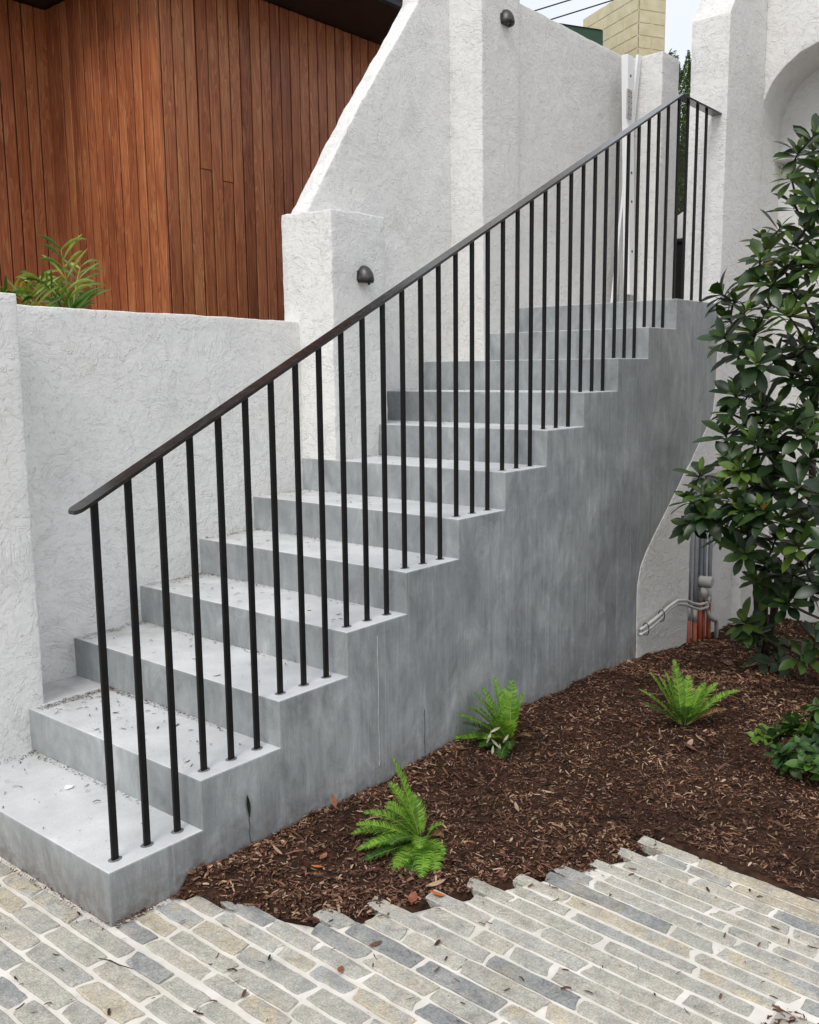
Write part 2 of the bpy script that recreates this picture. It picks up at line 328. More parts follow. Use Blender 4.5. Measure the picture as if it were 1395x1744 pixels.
M['white_metal'] = simple('white_powder_coat', (0.84, 0.845, 0.85), (0.88, 0.88, 0.885), 4.0, 0.35, 0.5, 0.05)
M['dark'] = simple('dark_plastic', (0.008, 0.008, 0.009), (0.014, 0.014, 0.015), 12.0, 0.45, 0.4, 0.1)
M['grey_pvc'] = simple('grey_conduit_plastic', (0.17, 0.18, 0.20), (0.22, 0.23, 0.25), 14.0, 0.5, 0.4, 0.1)
M['pale_pvc'] = simple('pale_grey_plastic', (0.36, 0.36, 0.34), (0.46, 0.455, 0.43), 14.0, 0.5, 0.4, 0.1)
M['orange_pvc'] = simple('faded_orange_conduit', (0.36, 0.075, 0.035), (0.46, 0.115, 0.06), 14.0, 0.5, 0.4, 0.1)
M['green_roof'] = simple('dark_green_paint', (0.012, 0.05, 0.026), (0.02, 0.068, 0.036), 8.0, 0.5, 0.4, 0.1)
M['yellow_brick'] = simple('cream_yellow_painted_brick', (0.60, 0.53, 0.33), (0.72, 0.65, 0.45), 7.0, 0.7, 0.3, 0.6, 0.01)
M['yellow_joint'] = simple('painted_brick_joint', (0.60, 0.53, 0.33), (0.70, 0.63, 0.43), 9.0, 0.75, 0.3, 0.5, 0.006)
M['paper'] = simple('white_paper', (0.8, 0.8, 0.78), (0.84, 0.84, 0.82), 30.0, 0.7, 0.3, 0.2)
LEAF_D = [(0.0, (0.012, 0.030, 0.010)), (0.5, (0.022, 0.052, 0.014)), (1.0, (0.045, 0.082, 0.020))]
LEAF_Y = [(0.0, (0.045, 0.095, 0.018)), (0.6, (0.085, 0.155, 0.026)), (1.0, (0.13, 0.20, 0.035))]
M['leaf'] = island('glossy_leaf', LEAF_D, 0.36, 0.55, 25.0, 0.12, 0.2, True)
M['leaf_young'] = island('young_leaf', LEAF_Y, 0.4, 0.5, 25.0, 0.22, 0.2, True)
M['leaf_dead'] = island('orange_dying_leaf', [(0.0, (0.42, 0.19, 0.02)), (1.0, (0.50, 0.24, 0.04))], 0.5, 0.3, 25.0, 0.2, 0.2)
M['fern'] = island('fern_green', [(0.0, (0.09, 0.22, 0.022)), (0.5, (0.17, 0.36, 0.035)), (1.0, (0.30, 0.48, 0.06))], 0.5, 0.35, 40.0, 0.30, 0.0, True)
M['fern_dark'] = island('dark_fern_green', [(0.0, (0.03, 0.085, 0.018)), (1.0, (0.08, 0.18, 0.03))], 0.5, 0.35, 40.0, 0.22, 0.0, True)
M['fern_dead'] = island('browned_fern', [(0.0, (0.14, 0.075, 0.03)), (1.0, (0.26, 0.15, 0.06))], 0.7, 0.2, 40.0, 0.1, 0.0, True)
M['fern_stem'] = simple('fern_midrib', (0.22, 0.30, 0.06), (0.34, 0.38, 0.10), 20.0, 0.6, 0.3, 0.0)
M['palm'] = island('palm_green', [(0.0, (0.04, 0.11, 0.018)), (0.55, (0.13, 0.24, 0.03)), (1.0, (0.42, 0.48, 0.08))], 0.42, 0.4, 30.0, 0.25, 0.0, True)
M['bark'] = simple('grey_brown_bark', (0.028, 0.022, 0.017), (0.075, 0.06, 0.047), 60.0, 0.85, 0.2, 0.6, 0.004)
M['pale_husk'] = simple('pale_dry_husk', (0.5, 0.45, 0.33), (0.6, 0.55, 0.42), 30.0, 0.7, 0.2, 0.0)
M['hedge'] = island('hedge_green', [(0.0, (0.018, 0.045, 0.012)), (0.6, (0.05, 0.11, 0.018)), (1.0, (0.10, 0.18, 0.03))], 0.5, 0.3, 6.0, 0.15, 0.0)
def rail_mat(nm, ro, sp, coat):
    m, ns, ls, b = new_mat(nm, ro, sp)
    n = noise_(ns, ls, pos(ns, ls), 30.0, 4); r = ramp(ns, [(0.3, (0.005, 0.005, 0.0055)), (0.7, (0.010, 0.009, 0.009))]); ls.new(n.outputs['Fac'], r.inputs['Fac']); ls.new(r.outputs['Color'], b.inputs['Base Color'])
    r2 = ramp(ns, [(0.3, ro - .05), (0.7, ro + .06)]); ls.new(n.outputs['Fac'], r2.inputs['Fac']); ls.new(r2.outputs['Color'], b.inputs['Roughness'])
    b.inputs['Coat Weight'].default_value = coat; b.inputs['Coat Roughness'].default_value = 0.2
    return m
M['rail'] = rail_mat('black_satin_steel', 0.24, 0.5, 0.4)
M['bar'] = rail_mat('black_matt_steel', 0.5, 0.22, 0.0)
def lamp_mat():
    m, ns, ls, b = new_mat('aged_bronze', 0.38, 0.5, 0.5)
    n = noise_(ns, ls, pos(ns, ls), 60.0, 4); r = ramp(ns, [(0.3, (0.05, 0.047, 0.048)), (0.7, (0.09, 0.085, 0.085))]); ls.new(n.outputs['Fac'], r.inputs['Fac']); ls.new(r.outputs['Color'], b.inputs['Base Color'])
    return m
M['lamp'] = lamp_mat()

# ------------------------------------------------------------------ ground and setting
H = 0.17; D = 0.3484            # riser and going
structure(link('ground', mesh('ground', [(-150, -150, -0.42), (150, -150, -0.42), (150, 150, -0.42), (-150, 150, -0.42)], [(0, 1, 2, 3)]), M['ground']))
structure(box('upper_ground', 5.46, 40.0, -12.0, 40.0, -0.4, 2.02, M['ground']))
structure(box('upper_path', 4.66, 5.455, 0.20, 1.12, -0.35, 2.034, M['concrete']))
structure(box('garden_bed', -6.0, 5.4, 1.47, 9.0, -0.38, 1.72, M['soil']))

def rough_wall(name, poly, axis, t0, t1, mat, cell=0.038, amp=0.0042, bev=0.0065, holes=None, lo=None, ysc=1.0):
    """prism of a polygon, edges rounded, sliced into small cells and made uneven"""
    bm = bmesh.new()
    def P(a, b, t): return (a, t, b) if axis == 'y' else (t, a, b)
    A = [bm.verts.new(P(a, b, t0)) for a, b in poly]; B = [bm.verts.new(P(a, b, t1)) for a, b in poly]
    n = len(poly)
    bm.faces.new(A); bm.faces.new(B[::-1])
    for i in range(n): bm.faces.new((A[i], B[i], B[(i + 1) % n], A[(i + 1) % n]))
    bmesh.ops.recalc_face_normals(bm, faces=bm.faces)
    sharp = [e for e in bm.edges if len(e.link_faces) == 2 and e.calc_face_angle(0) > 0.3]
    bmesh.ops.bevel(bm, geom=sharp, offset=bev, segments=2, affect='EDGES', profile=0.6, clamp_overlap=True)
    mn = [min(v.co[i] for v in bm.verts) for i in range(3)]; mxx = [max(v.co[i] for v in bm.verts) for i in range(3)]
    if lo is not None: mn = [max(mn[i], lo[0][i]) for i in range(3)]; mxx = [min(mxx[i], lo[1][i]) for i in range(3)]
    for ax in range(3):
        if mxx[ax] - mn[ax] < 0.3: continue
        k = int((mxx[ax] - mn[ax]) / cell)
        for j in range(1, k):
            co = [0, 0, 0]; no = [0, 0, 0]; co[ax] = mn[ax] + j * (mxx[ax] - mn[ax]) / k + 0.0007; no[ax] = 1
            bmesh.ops.bisect_plane(bm, geom=list(bm.verts) + list(bm.edges) + list(bm.faces), plane_co=co, plane_no=no, dist=1e-5)
    for v in bm.verts:
        p = v.co
        w = noise.noise_vector(p * 7.0) * amp + noise.noise_vector(p * 26.0) * (amp * 0.75) + noise.noise_vector(p * 1.3) * (amp * 0.9)
        w.y *= ysc; v.co = p + w
    return link(name, bm_mesh(name, bm, True), mat)

def rect(a0, a1, b0, b1): return [(a0, b0), (a1, b0), (a1, b1), (a0, b1)]
tag(rough_wall('rendered_pier', rect(-3.0, 0.415, -0.3, 1.95), 'y', 1.08, 1.60, M['stucco'], lo=((-0.6, 0, -0.3), (2, 3, 2.2))), 'white trowelled pier at the left edge beside the bottom step', 'pier')
tag(rough_wall('low_wall', [(0.30, -0.3), (2.30, -0.3), (2.30, 1.905), (0.30, 1.93)], 'y', 1.312, 1.47, M['stucco']), 'low white trowelled wall in front of the palm and timber cladding', 'wall')
tag(rough_wall('lamp_pier', rect(2.098, 2.51, -0.3, 2.46), 'y', 1.068, 1.43, M['stucco'], amp=0.006), 'short white pier with a dome lamp at the end of the low wall', 'pier')
tag(rough_wall('flared_wall', [(2.16, -0.3), (3.60, -0.3), (3.60, 6.2), (3.40, 5.3), (3.10, 3.75), (2.85, 3.42), (2.50, 2.965), (2.16, 2.47)], 'y', 1.31, 1.428, M['stucco'], amp=0.005), 'white wall with a sloping shoulder rising behind the short pier', 'wall')
tag(rough_wall('tall_pier', [(3.462, -0.3), (3.806, -0.3), (3.806, 6.2), (3.39, 6.2), (3.40, 3.6), (3.41, 2.8)], 'y', 1.07, 1.428, M['stucco_warm']), 'tall white pier carrying the upper dome lamp', 'pier')
tag(rough_wall('stair_wall', rect(3.78, 5.22, -0.3, 3.886), 'y', 1.083, 1.34, M['stucco_warm']), 'white wall along the upper steps below the yellow brick building', 'wall')
tag(rough_wall('gateway_pier', rect(5.20, 5.478, -0.3, 3.865), 'y', 0.785, 1.30, M['stucco_warm']), 'narrow white pier on the left side of the opening above the stairs', 'pier')
tag(rough_wall('buttress_pier', [(3.428, -0.4), (4.118, -0.4), (4.125, 0.975), (5.049, 0.975), (5.049, 6.2), (4.95, 4.65), (4.75, 4.16), (4.52, 3.84), (4.452, 3.745), (4.442, 1.62), (4.432, 1.46), (4.40, 1.345), (4.28, 1.235), (4.04, 1.04), (3.75, 0.80), (3.52, 0.607), (3.45, 0.53), (3.418, 0.42), (3.426, 0.10)],
    'y', -0.0025, 0.235, M['stucco_warm'], amp=0.006, bev=0.0008, ysc=0.10), 'big white pier with a flared foot where the handrail ends', 'pier')
rc = rough_wall('recess_wall', rect(4.06, 5.049, -0.4, 1.01), 'y', 0.075, 0.225, M['stucco_warm'])
tag(rc, 'shaded white wall behind the grey and orange pipes', 'wall')

# wall with the arched niche: faces -X, opening from Y 0 to -1.0
def arch_wall():
    J0, J1, ZS = 0.02, -1.02, 3.20
    prof = [(0.015, 3.20), (0.008, 3.33), (-0.034, 3.438), (-0.079, 3.50), (-0.133, 3.552), (-0.224, 3.615), (-0.334, 3.65), (-0.42, 3.664), (-0.50, 3.668)]
    prof += [(-1.0 - a, z) for a, z in prof[-2::-1]]
    poly = [(0.40, -0.4), (0.015, -0.4)] + prof + [(-1.015, -0.4), (-3.4, -0.4), (-3.4, 6.2), (0.40, 6.2)]
    o = rough_wall('arch_wall', poly, 'x', 5.052, 5.46, M['stucco_warm'], cell=0.07)
    tag(o, 'white wall with a round arched niche at the right edge', 'wall')
    b = rough_wall('niche_back', rect(-1.3, 0.3, -0.45, 4.2), 'x', 5.452, 5.60, M['stucco_warm'], cell=0.08)
    b.parent = o
    k = box('niche_ledge', 5.33, 5.455, -0.10, 0.012, 3.03, 3.045, M['stucco_warm'], o, 0.004)
arch_wall()

# ------------------------------------------------------------------ concrete staircase: one child per step
stair = thing('concrete_staircase', 'grey cast concrete staircase of twelve steps rising to the white gateway', 'staircase', (0, 0, 0))
for i in range(1, 13):
    XE = 4.62 if i > 6 else 4.05
    x0 = (i - 1) * D; x1 = min(i * D, XE - 0.05); z0 = (i - 1) * H if i > 1 else -0.38; z1 = i * H
    jt = [random.uniform(-0.003, 0.003) for _ in range(3)]
    bm = bmesh.new()
    V = lambda x, y, z: bm.verts.new((x, y, z))
    yb = 1.40
    a0, b0, c0 = V(x0, 0, z0), V(x1, 0, z0), V(XE, 0, z0)
    a1, b1, c1 = V(x0, 0, z1), V(x1, 0, z1), V(XE, 0, z1)
    d0, e0, g0 = V(x0, yb, z0), V(x1, yb, z0), V(XE, yb, z0)
    d1, e1, g1 = V(x0, yb, z1), V(x1, yb, z1), V(XE, yb, z1)
    for f in ((a0, b0, b1, a1), (b0, c0, c1, b1), (a1, b1, e1, d1), (b1, c1, g1, e1), (a0, a1, d1, d0), (d0, d1, e1, e0), (e0, e1, g1, g0), (c0, g0, g1, c1)): bm.faces.new(f)
    bmesh.ops.recalc_face_normals(bm, faces=bm.faces)
    E_ = [e for e in bm.edges if set(e.verts) in ({a0, a1}, {a1, b1}, {a1, d1})] if i < 12 else [e for e in bm.edges if set(e.verts) in ({a0, a1}, {a1, b1}, {a1, d1}, {b1, c1})]
    bmesh.ops.bevel(bm, geom=E_, offset=0.0055, segments=2, affect='EDGES', profile=0.5)
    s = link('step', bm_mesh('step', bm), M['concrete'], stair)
# hairline mortar run and crack down the side face
def run(name, x, z0, z1, w, mat, seed, lab):
    rr = random.Random(seed); A = Acc(); n = 26; L = []
    for k in range(n):
        z = z0 + (z1 - z0) * k / (n - 1); xx = x + math.sin(k * .5) * .0018 + rr.uniform(-.0012, .0012); L.append((xx, z, w * rr.uniform(.35, 1.0)))
    V = []; F = []
    for xx, z, ww in L: V += [(xx - ww, -0.0006, z), (xx, -0.003, z), (xx + ww, -0.0006, z)]
    for k in range(n - 1):
        for q in range(2): F.append((k * 3 + q, k * 3 + q + 1, (k + 1) * 3 + q + 1, (k + 1) * 3 + q))
    o = link(name, mesh(name, V, F), mat, stair); o['label'] = lab
M['drip'] = simple('pale_slurry', (0.36, 0.36, 0.35), (0.46, 0.46, 0.45), 40, 0.8, 0.2, 0.2)
M['crack'] = simple('crack_shadow', (0.05, 0.052, 0.055), (0.08, 0.08, 0.085), 40, 0.9, 0.1, 0.0)
run('drip', 1.215, 0.10, 0.63, 0.0032, M['drip'], 1, 'pale slurry drip on the side of the stairs')
run('crack', 0.545, 0.04, 0.15, 0.0014, M['crack'], 2, 'short dark crack')
run('crack', 1.50, 0.04, 0.25, 0.0010, M['crack'], 3, 'fine dark crack')

# ------------------------------------------------------------------ balustrade
bal = thing('stair_balustrade', 'black steel handrail with upright flat bars along the open side of the stairs', 'handrail', (0.06, 0.06, 0.17))
BX, BY, RH = 0.0621, 0.0597, 1.284
def local(o): o.location = (-0.06, -0.06, -0.17); return o
bw, bt = 0.0225, 0.0115
def bar_mesh(h):
    bm = bmesh.new(); vs = [bm.verts.new(v) for v in box_v(-bw / 2, bw / 2, -bt / 2, bt / 2, 0, h)]
    for f in BOX_F: bm.faces.new([vs[i] for i in f])
    bmesh.ops.bevel(bm, geom=[e for e in bm.edges if abs((e.verts[0].co - e.verts[1].co).z) > 0.1], offset=0.0016, segments=1, affect='EDGES')
    return bm_mesh('baluster', bm)
bar_cache = {}
M['grout'] = simple('dark_grout', (0.13, 0.13, 0.135), (0.22, 0.22, 0.225), 90, 0.9, 0.2, 0.3)
COLLAR = mesh('collar', [(.018 * (1 + .12 * math.sin(k * 2.3)) * math.cos(k * math.pi / 7), .013 * (1 + .12 * math.cos(k * 1.7)) * math.sin(k * math.pi / 7), .0048) for k in range(14)] + [(.026 * math.cos(k * math.pi / 7), .020 * math.sin(k * math.pi / 7), .0036) for k in range(14)], [tuple(range(14))] + [(14 + k, 14 + (k + 1) % 14, (k + 1) % 14, k) for k in range(14)])
def baluster(x, z0, z1, y=BY):
    key = round(z1 - z0, 3)
    if key not in bar_cache: bar_cache[key] = bar_mesh(key)
    o = link('baluster', bar_cache[key], M['bar'], bal); o.location = (x - 0.06, y - 0.06, z0 - 0.17)
    cl = link('collar', COLLAR, M['grout'], o)
    return o
def rail_z(x): return RH + (x - BX) * H / D
for k in range(33):
    x = BX + k * D / 3; baluster(x, (k // 3 + 1) * H - 0.004, rail_z(x) + 0.004)
XC, ZC = 3.905, 3.166
baluster(3.915, 12 * H - 0.004, ZC + 0.004)
for x in (4.035, 4.165, 4.297): baluster(x, 12 * H - 0.004, ZC + 0.004)
# flat top rail: rounded lower end, mitred knee at the landing
rw, rt = 0.032, 0.0115
def rail(name, pts, round_start=False):
    A = Acc(); V = []; F = []; st = []
    for p in pts: st.append((Vector(p), rw))
    if round_start:
        p0, p1 = Vector(pts[0]), Vector(pts[1]); d = (p1 - p0).normalized(); st = []
        for a, wf in ((0.0, 0.45), (0.004, 0.70), (0.010, 0.88), (0.018, 1.0)): st.append((p0 + d * a, rw * wf))
        for p in pts[1:]: st.append((Vector(p), rw))
    for i, (p, w) in enumerate(st):
        for s in (-1, 1):
            for t in (0, 1): V.append((p.x, p.y + s * w, p.z + t * rt))
    def q(i): return [i * 4, i * 4 + 1, i * 4 + 3, i * 4 + 2]
    for i in range(len(st) - 1):
        a, b = q(i), q(i + 1)
        for k in range(4): F.append((a[k], b[k], b[(k + 1) % 4], a[(k + 1) % 4]))
    F.append(tuple(q(0))); F.append(tuple(q(len(st) - 1)[::-1]))
    bm = bmesh.new(); bm.from_mesh(mesh(name, V, F)); bmesh.ops.recalc_face_normals(bm, faces=bm.faces)
    bmesh.ops.bevel(bm, geom=[e for e in bm.edges if e.is_manifold and e.calc_face_angle(0) > 0.6], offset=0.0022, segments=2, affect='EDGES')
    return local(link(name, bm_mesh(name, bm, False), M['rail'], bal))
rail('handrail', [(-0.012, BY, rail_z(-0.012) + 0.002), (0.03, BY, rail_z(0.03)), (XC, BY, ZC)], True)
rail('handrail', [(XC + 0.0006, BY, ZC), (4.50, BY, ZC + 0.0)])

# ------------------------------------------------------------------ timber clad building
house = thing('timber_building', 'red brown timber clad building with a black eave behind the white walls', 'building', (2.53, 3.0, 1.72))
HO = Vector((2.53, 3.0, 1.72))
def hb(name, x0, x1, y0, y1, z0, z1, mat, bev=0.0):
    o = box(name, x0 - HO.x, x1 - HO.x, y0 - HO.y, y1 - HO.y, z0 - HO.z, z1 - HO.z, mat, house, bev); return o
ZT, ZB = 4.262, 1.722
hb('wall', 2.56, 6.5, 3.03, 5.5, ZB, ZT, M['backing'])
hb('wall', -2.0, 2.5, 4.36, 5.5, ZB, ZT, M['backing'])
bmeshes = {}
def board(w, axis, z0, z1, cx, cy):
    key = (round(w, 3), axis, round(z0, 2), round(z1, 2))
    if key not in bmeshes:
        bm = bmesh.new(); a = w / 2; t = 0.011; hh = z1 - z0
        vs = [bm.verts.new(v) for v in (box_v(-a, a, -t, t, 0, hh) if axis == 'x' else box_v(-t, t, -a, a, 0, hh))]
        for f in BOX_F: bm.faces.new([vs[i] for i in f])
        bmesh.ops.bevel(bm, geom=list(bm.edges), offset=0.003, segments=1, affect='EDGES')
        bmeshes[key] = bm_mesh('cladding_board', bm)
    o = link('cladding_board', bmeshes[key], M['timber'], house)
    o.location = (cx - HO.x, cy - HO.y, z0 - HO.z)
rb = random.Random(3)
pitch = 0.0955
k = 0; x = 2.545
while x < 6.4:
    cy = 3.014 + rb.uniform(-.0035, .0035)
    j = rb.random()
    zj = ({3: 3.02, 5: 2.965}).get(k)
    if zj:
        board(pitch - .0105, 'x', ZB, zj - 0.001, x + pitch / 2, cy + .002); board(pitch - .0105, 'x', zj + 0.001, ZT - .004, x + pitch / 2, cy - .002)
    else: board(pitch - .0105, 'x', ZB, ZT - .004, x + pitch / 2, cy)
    x += pitch; k += 1
y = 2.998
while y < 4.33:
    board(pitch - .011, 'y', ZB, ZT - .004, 2.545 - .004 + rb.uniform(-.003, .003) - .011, y + pitch / 2); y += pitch
x = 2.528
while x > -0.6:
    board(pitch - .011, 'x', ZB, ZT - .004, x - pitch / 2, 4.333 + rb.uniform(-.003, .003)); x -= pitch
def prism_x(name, prof, x0, x1, mat, parent, off):
    V = [(x0 - off.x, a - off.y, b - off.z) for a, b in prof] + [(x1 - off.x, a - off.y, b - off.z) for a, b in prof]; n = len(prof)
    F = [tuple(range(n)), tuple(range(2 * n - 1, n - 1, -1))] + [(i, i + n, (i + 1) % n + n, (i + 1) % n) for i in range(n)]
    bm = bmesh.new(); bm.from_mesh(mesh(name, V, F)); bmesh.ops.recalc_face_normals(bm, faces=bm.faces)
    return link(name, bm_mesh(name, bm), mat, parent)
# eave: soffit, stepped gutter, roof sheet
hb('soffit', 2.12, 6.7, 2.50, 3.06, ZT, ZT + 0.03, M['black'])
hb('soffit', 2.12, 2.62, 3.062, 4.40, ZT, ZT + 0.03, M['black'])
hb('soffit', -2.2, 2.118, 3.80, 4.40, ZT, ZT + 0.03, M['black'])
prism_x('gutter', [(2.499, ZT - 0.002), (2.41, ZT + 0.002), (2.392, ZT + 0.018), (2.392, ZT + 0.045), (2.405, ZT + 0.055), (2.405, ZT + 0.075), (2.388, ZT + 0.082), (2.388, ZT + 0.098), (2.499, ZT + 0.098)], 2.12, 6.7, M['black'], house, HO)
roof = prism_x('roof', [(2.44, ZT + 0.10), (5.6, ZT + 0.62), (5.6, ZT + 0.58), (2.44, ZT + 0.06)], 2.10, 6.8, M['black'], house, HO)
for q in range(9):
    x = 2.2 + q * 0.5
    prism_x('roof_rib', [(2.46, ZT + 0.104), (5.6, ZT + 0.624), (5.6, ZT + 0.66), (2.46, ZT + 0.14)], x, x + 0.05, M['black'], roof, Vector((0, 0, 0)) + HO)

# ------------------------------------------------------------------ dome lamps on the piers
def dome_lamp(x, z, label):
    t = thing('wall_lamp', label, 'lamp', (x, 1.066, z), 'dome wall lamps on the piers')
    rad, dep, hh = 0.048, 0.062, 0.080; V = []; F = []; n = 14; m_ = 8
    # half dome: elliptical hood, opening downward, back flat on the wall
    for i in range(m_ + 1):
        ph = math.pi / 2 * i / m_
        for k in range(n + 1):
            th = math.pi * k / n
            V.append((-rad * math.cos(th) * math.cos(ph), -dep * math.sin(th) * math.cos(ph), hh * math.sin(ph) - 0.02))
    for i in range(m_):
        for k in range(n): F.append((i * (n + 1) + k, i * (n + 1) + k + 1, (i + 1) * (n + 1) + k + 1, (i + 1) * (n + 1) + k))
    h = link('hood', mesh('hood', V, F, True), M['lamp'], t)
    so = h.modifiers.new('thick', 'SOLIDIFY'); so.thickness = 0.003
    V2 = []; F2 = []
    for k in range(n + 1):
        th = math.pi * k / n
        V2 += [(-rad * .99 * math.cos(th), -dep * .99 * math.sin(th), -0.019), (-rad * .93 * math.cos(th), -dep * .93 * math.sin(th), -0.031)]
    for k in range(n): F2.append((2 * k, 2 * k + 2, 2 * k + 3, 2 * k + 1))
    F2.append(tuple(2 * k + 1 for k in range(n + 1)))
    link('shade_rim', mesh('shade_rim', V2, F2), M['dark'], t)
    box('back_plate', -rad * 1.0, rad * 1.0, -0.004, 0.012, -0.02, 0.03, M['lamp'], t, 0.002)
    V3, F3 = tube_geo([(0.004, -dep * .55, -0.028), (0.004, -dep * .55, -0.042)], [0.009, 0.006], 8)
    link('lock_screw', mesh('lock_screw', V3, F3, True), M['dark'], t)
dome_lamp(2.335, 2.135, 'bronze dome lamp low on the short pier beside the steps')
dome_lamp(3.640, 3.735, 'bronze dome lamp high on the tall pier at the top of the photo')

# ------------------------------------------------------------------ white gate post leaning in the wall corner
gp = thing('white_gate_post', 'tall white metal post with bolt holes standing in the corner on the landing', 'post', (5.075, 0.965, 2.04))
V = box_v(-0.045, 0.045, -0.022, 0.028, 0.14, 1.80); V = [(v[0] + 0.032 * (v[2] - 1.0) * -0.9, v[1] + 0.02 * (v[2] - 1), v[2]) for v in V]
bm = bmesh.new(); bm.from_mesh(mesh('post', V, BOX_F)); bmesh.ops.bevel(bm, geom=list(bm.edges), offset=0.004, segments=2, affect='EDGES')
link('post', bm_mesh('post', bm), M['white_metal'], gp)
def px(z): return -0.0288 * (z - 1.0)
for z in (1.66, 1.00, 0.45, 0.30 + .5):
    V3, F3 = tube_geo([(px(z), -0.0245 + 0.02 * (z - 1), z), (px(z), 0.0 + 0.02 * (z - 1), z)], 0.009, 10); link('bolt_hole', mesh('bolt_hole', V3, F3), M['dark'], gp)
bp_ = box('hinge_plate', -0.085, -0.02, -0.024, -0.014, 1.36, 1.56, M['pale_pvc'], gp, 0.002)
for z in (1.39, 1.43, 1.47, 1.51, 1.54):
    for xx in (-0.067, -0.028):
        V3, F3 = tube_geo([(xx, -0.026, z), (xx, -0.0235, z)], 0.0045, 8); link('screw', mesh('screw', V3, F3), M['dark'], gp)
box('post_foot', -0.03, 0.04, -0.02, 0.03, 0.0, 0.145, M['concrete'], gp, 0.003)
st = thing('white_trim_strip', 'slim white strip leaning behind the white gate post', 'strip', (5.02, 1.03, 2.04))
V = [(-0.04, 0.0, 0.0), (0.02, 0.0, 0.0), (0.02, 0.018, 0.0), (-0.04, 0.018, 0.0), (0.115, -0.09, 1.82), (0.165, -0.09, 1.82), (0.165, -0.072, 1.82), (0.115, -0.072, 1.82)]
link('strip', mesh('strip', V, BOX_F), M['white_metal'], st)

# ------------------------------------------------------------------ objects beyond the gateway
bn = thing('wheelie_bin', 'black wheeled bin seen through the opening above the stairs', 'bin', (6.62, 1.30, 2.02))
def taper(name, x0, x1, y0, y1, z0, z1, k, mat, parent):
    V = box_v(x0, x1, y0, y1, z0, z1)
    V = [(v[0] * (k if i < 4 else 1), v[1] * (k if i < 4 else 1), v[2]) for i, v in enumerate(V)]
    bm = bmesh.new(); bm.from_mesh(mesh(name, V, BOX_F)); bmesh.ops.bevel(bm, geom=list(bm.edges), offset=0.015, segments=2, affect='EDGES')
    return link(name, bm_mesh(name, bm), mat, parent)
taper('body', -0.28, 0.28, -0.27, 0.27, 0.06, 0.66, 0.82, M['dark'], bn)
box('lid', -0.30, 0.30, -0.29, 0.29, 0.664, 0.70, M['dark'], bn, 0.012)
for sy in (-1, 1):
    V3, F3 = tube_geo([(0.24, sy * 0.20, 0.09), (0.24, sy * 0.26, 0.09)], 0.09, 16); link('wheel', mesh('wheel', V3, F3), M['dark'], bn)
tube('handle', [(0.31, -0.22, 0.64), (0.36, -0.22, 0.66), (0.36, 0.22, 0.66), (0.31, 0.22, 0.64)], 0.012, M['dark'], bn)
wb = thing('white_board', 'white board lying aslant on top of the black bin', 'board', (6.6, 1.25, 2.72))
V = [(-0.2, -0.14, 0.01), (0.2, -0.14, 0.01), (0.2, 0.20, 0.01), (-0.2, 0.20, 0.01), (-0.2, -0.14, 0.24), (0.2, -0.14, 0.24), (0.2, 0.20, 0.05), (-0.2, 0.20, 0.05)]
link('panel', mesh('panel', V, BOX_F), M['white_metal'], wb)

# yellow painted brick building, corner turned towards the stairs
yb = thing('yellow_brick_building', 'cream yellow painted brick building rising above the white wall', 'building', (6.81, 1.80, 2.02))
yb.rotation_euler = (0, 0, R(-28))          # local +X runs along the right face, local +Y along the left face
ch = 0.107
def brick_mesh(l): 
    bm = bmesh.new(); vs = [bm.verts.new(v) for v in box_v(0, l, -0.0015, 0.03, 0, ch - 0.004)]
    for f in BOX_F: bm.faces.new([vs[i] for i in f])
    bmesh.ops.bevel(bm, geom=list(bm.edges), offset=0.005, segments=2, affect='EDGES')
    return bm_mesh('brick', bm)
WR, WL = 0.295, 0.915
box('wall', 0.002, WR - 0.002, 0.002, WL, 0, 2.975, M['yellow_joint'], yb)
bc = {}
for rI in range(16, 28):
    z = rI * ch
    # right face
    l = WR - 0.012; 
    for a, b_ in (((0.0, l / 2 - 0.004), (l / 2 + 0.004, l)) if rI % 2 else ((0.0, l),)):
        key = round(b_ - a, 3)
        if key not in bc: bc[key] = brick_mesh(key)
        q = link('brick', bc[key], M['yellow_brick'], yb); q.location = (a + 0.006, 0.0, z)
    # left face
    y = 0.0 if rI % 2 else -0.11
    while y < WL - 0.02:
        a = max(y, 0.002); b_ = min(y + 0.215, WL)
        if b_ - a > 0.03:
            key = round(b_ - a, 3)
            if key not in bc: bc[key] = brick_mesh(key)
            q = link('brick', bc[key], M['yellow_brick'], yb); q.rotation_euler = (0, 0, R(90)); q.location = (0.0 + 0.004 * 0, a, z); q.scale = (1, -1, 1)
        y += 0.220
gr = thing('green_roof', 'dark green roof edge left of the yellow brick building', 'roof', (6.5, 2.2, 2.02))
o = link('fascia', mesh('fascia', [(0.09, -0.17, 2.2), (-0.62, 0.95, 2.2), (-0.58, 0.98, 2.2), (0.13, -0.15, 2.2), (0.09, -0.17, 2.60), (-0.62, 0.95, 2.87), (-0.58, 0.98, 2.87), (0.13, -0.15, 2.60)], [(0, 1, 5, 4), (1, 2, 6, 5), (2, 3, 7, 6), (3, 0, 4, 7), (4, 5, 6, 7), (0, 3, 2, 1)]), M['green_roof'], gr)
o = link('roof_sheet', mesh('roof_sheet', [(0.08, -0.175, 2.604), (-0.64, 0.96, 2.874), (0.5, 1.5, 2.9), (0.5, 0.9, 2.7)], [(0, 1, 2, 3)]), M['green_roof'], gr)
def wire(a, b, lab):
    a, b = Vector(a), Vector(b); d = b - a; a2 = a - d * 6; b2 = b + d * 8
    pts = [a2.lerp(b2, t / 20) for t in range(21)]
    o = tube('power_line', pts, 0.018, M['dark'], None, 6); tag(o, lab, 'power line', 'power lines crossing the sky')
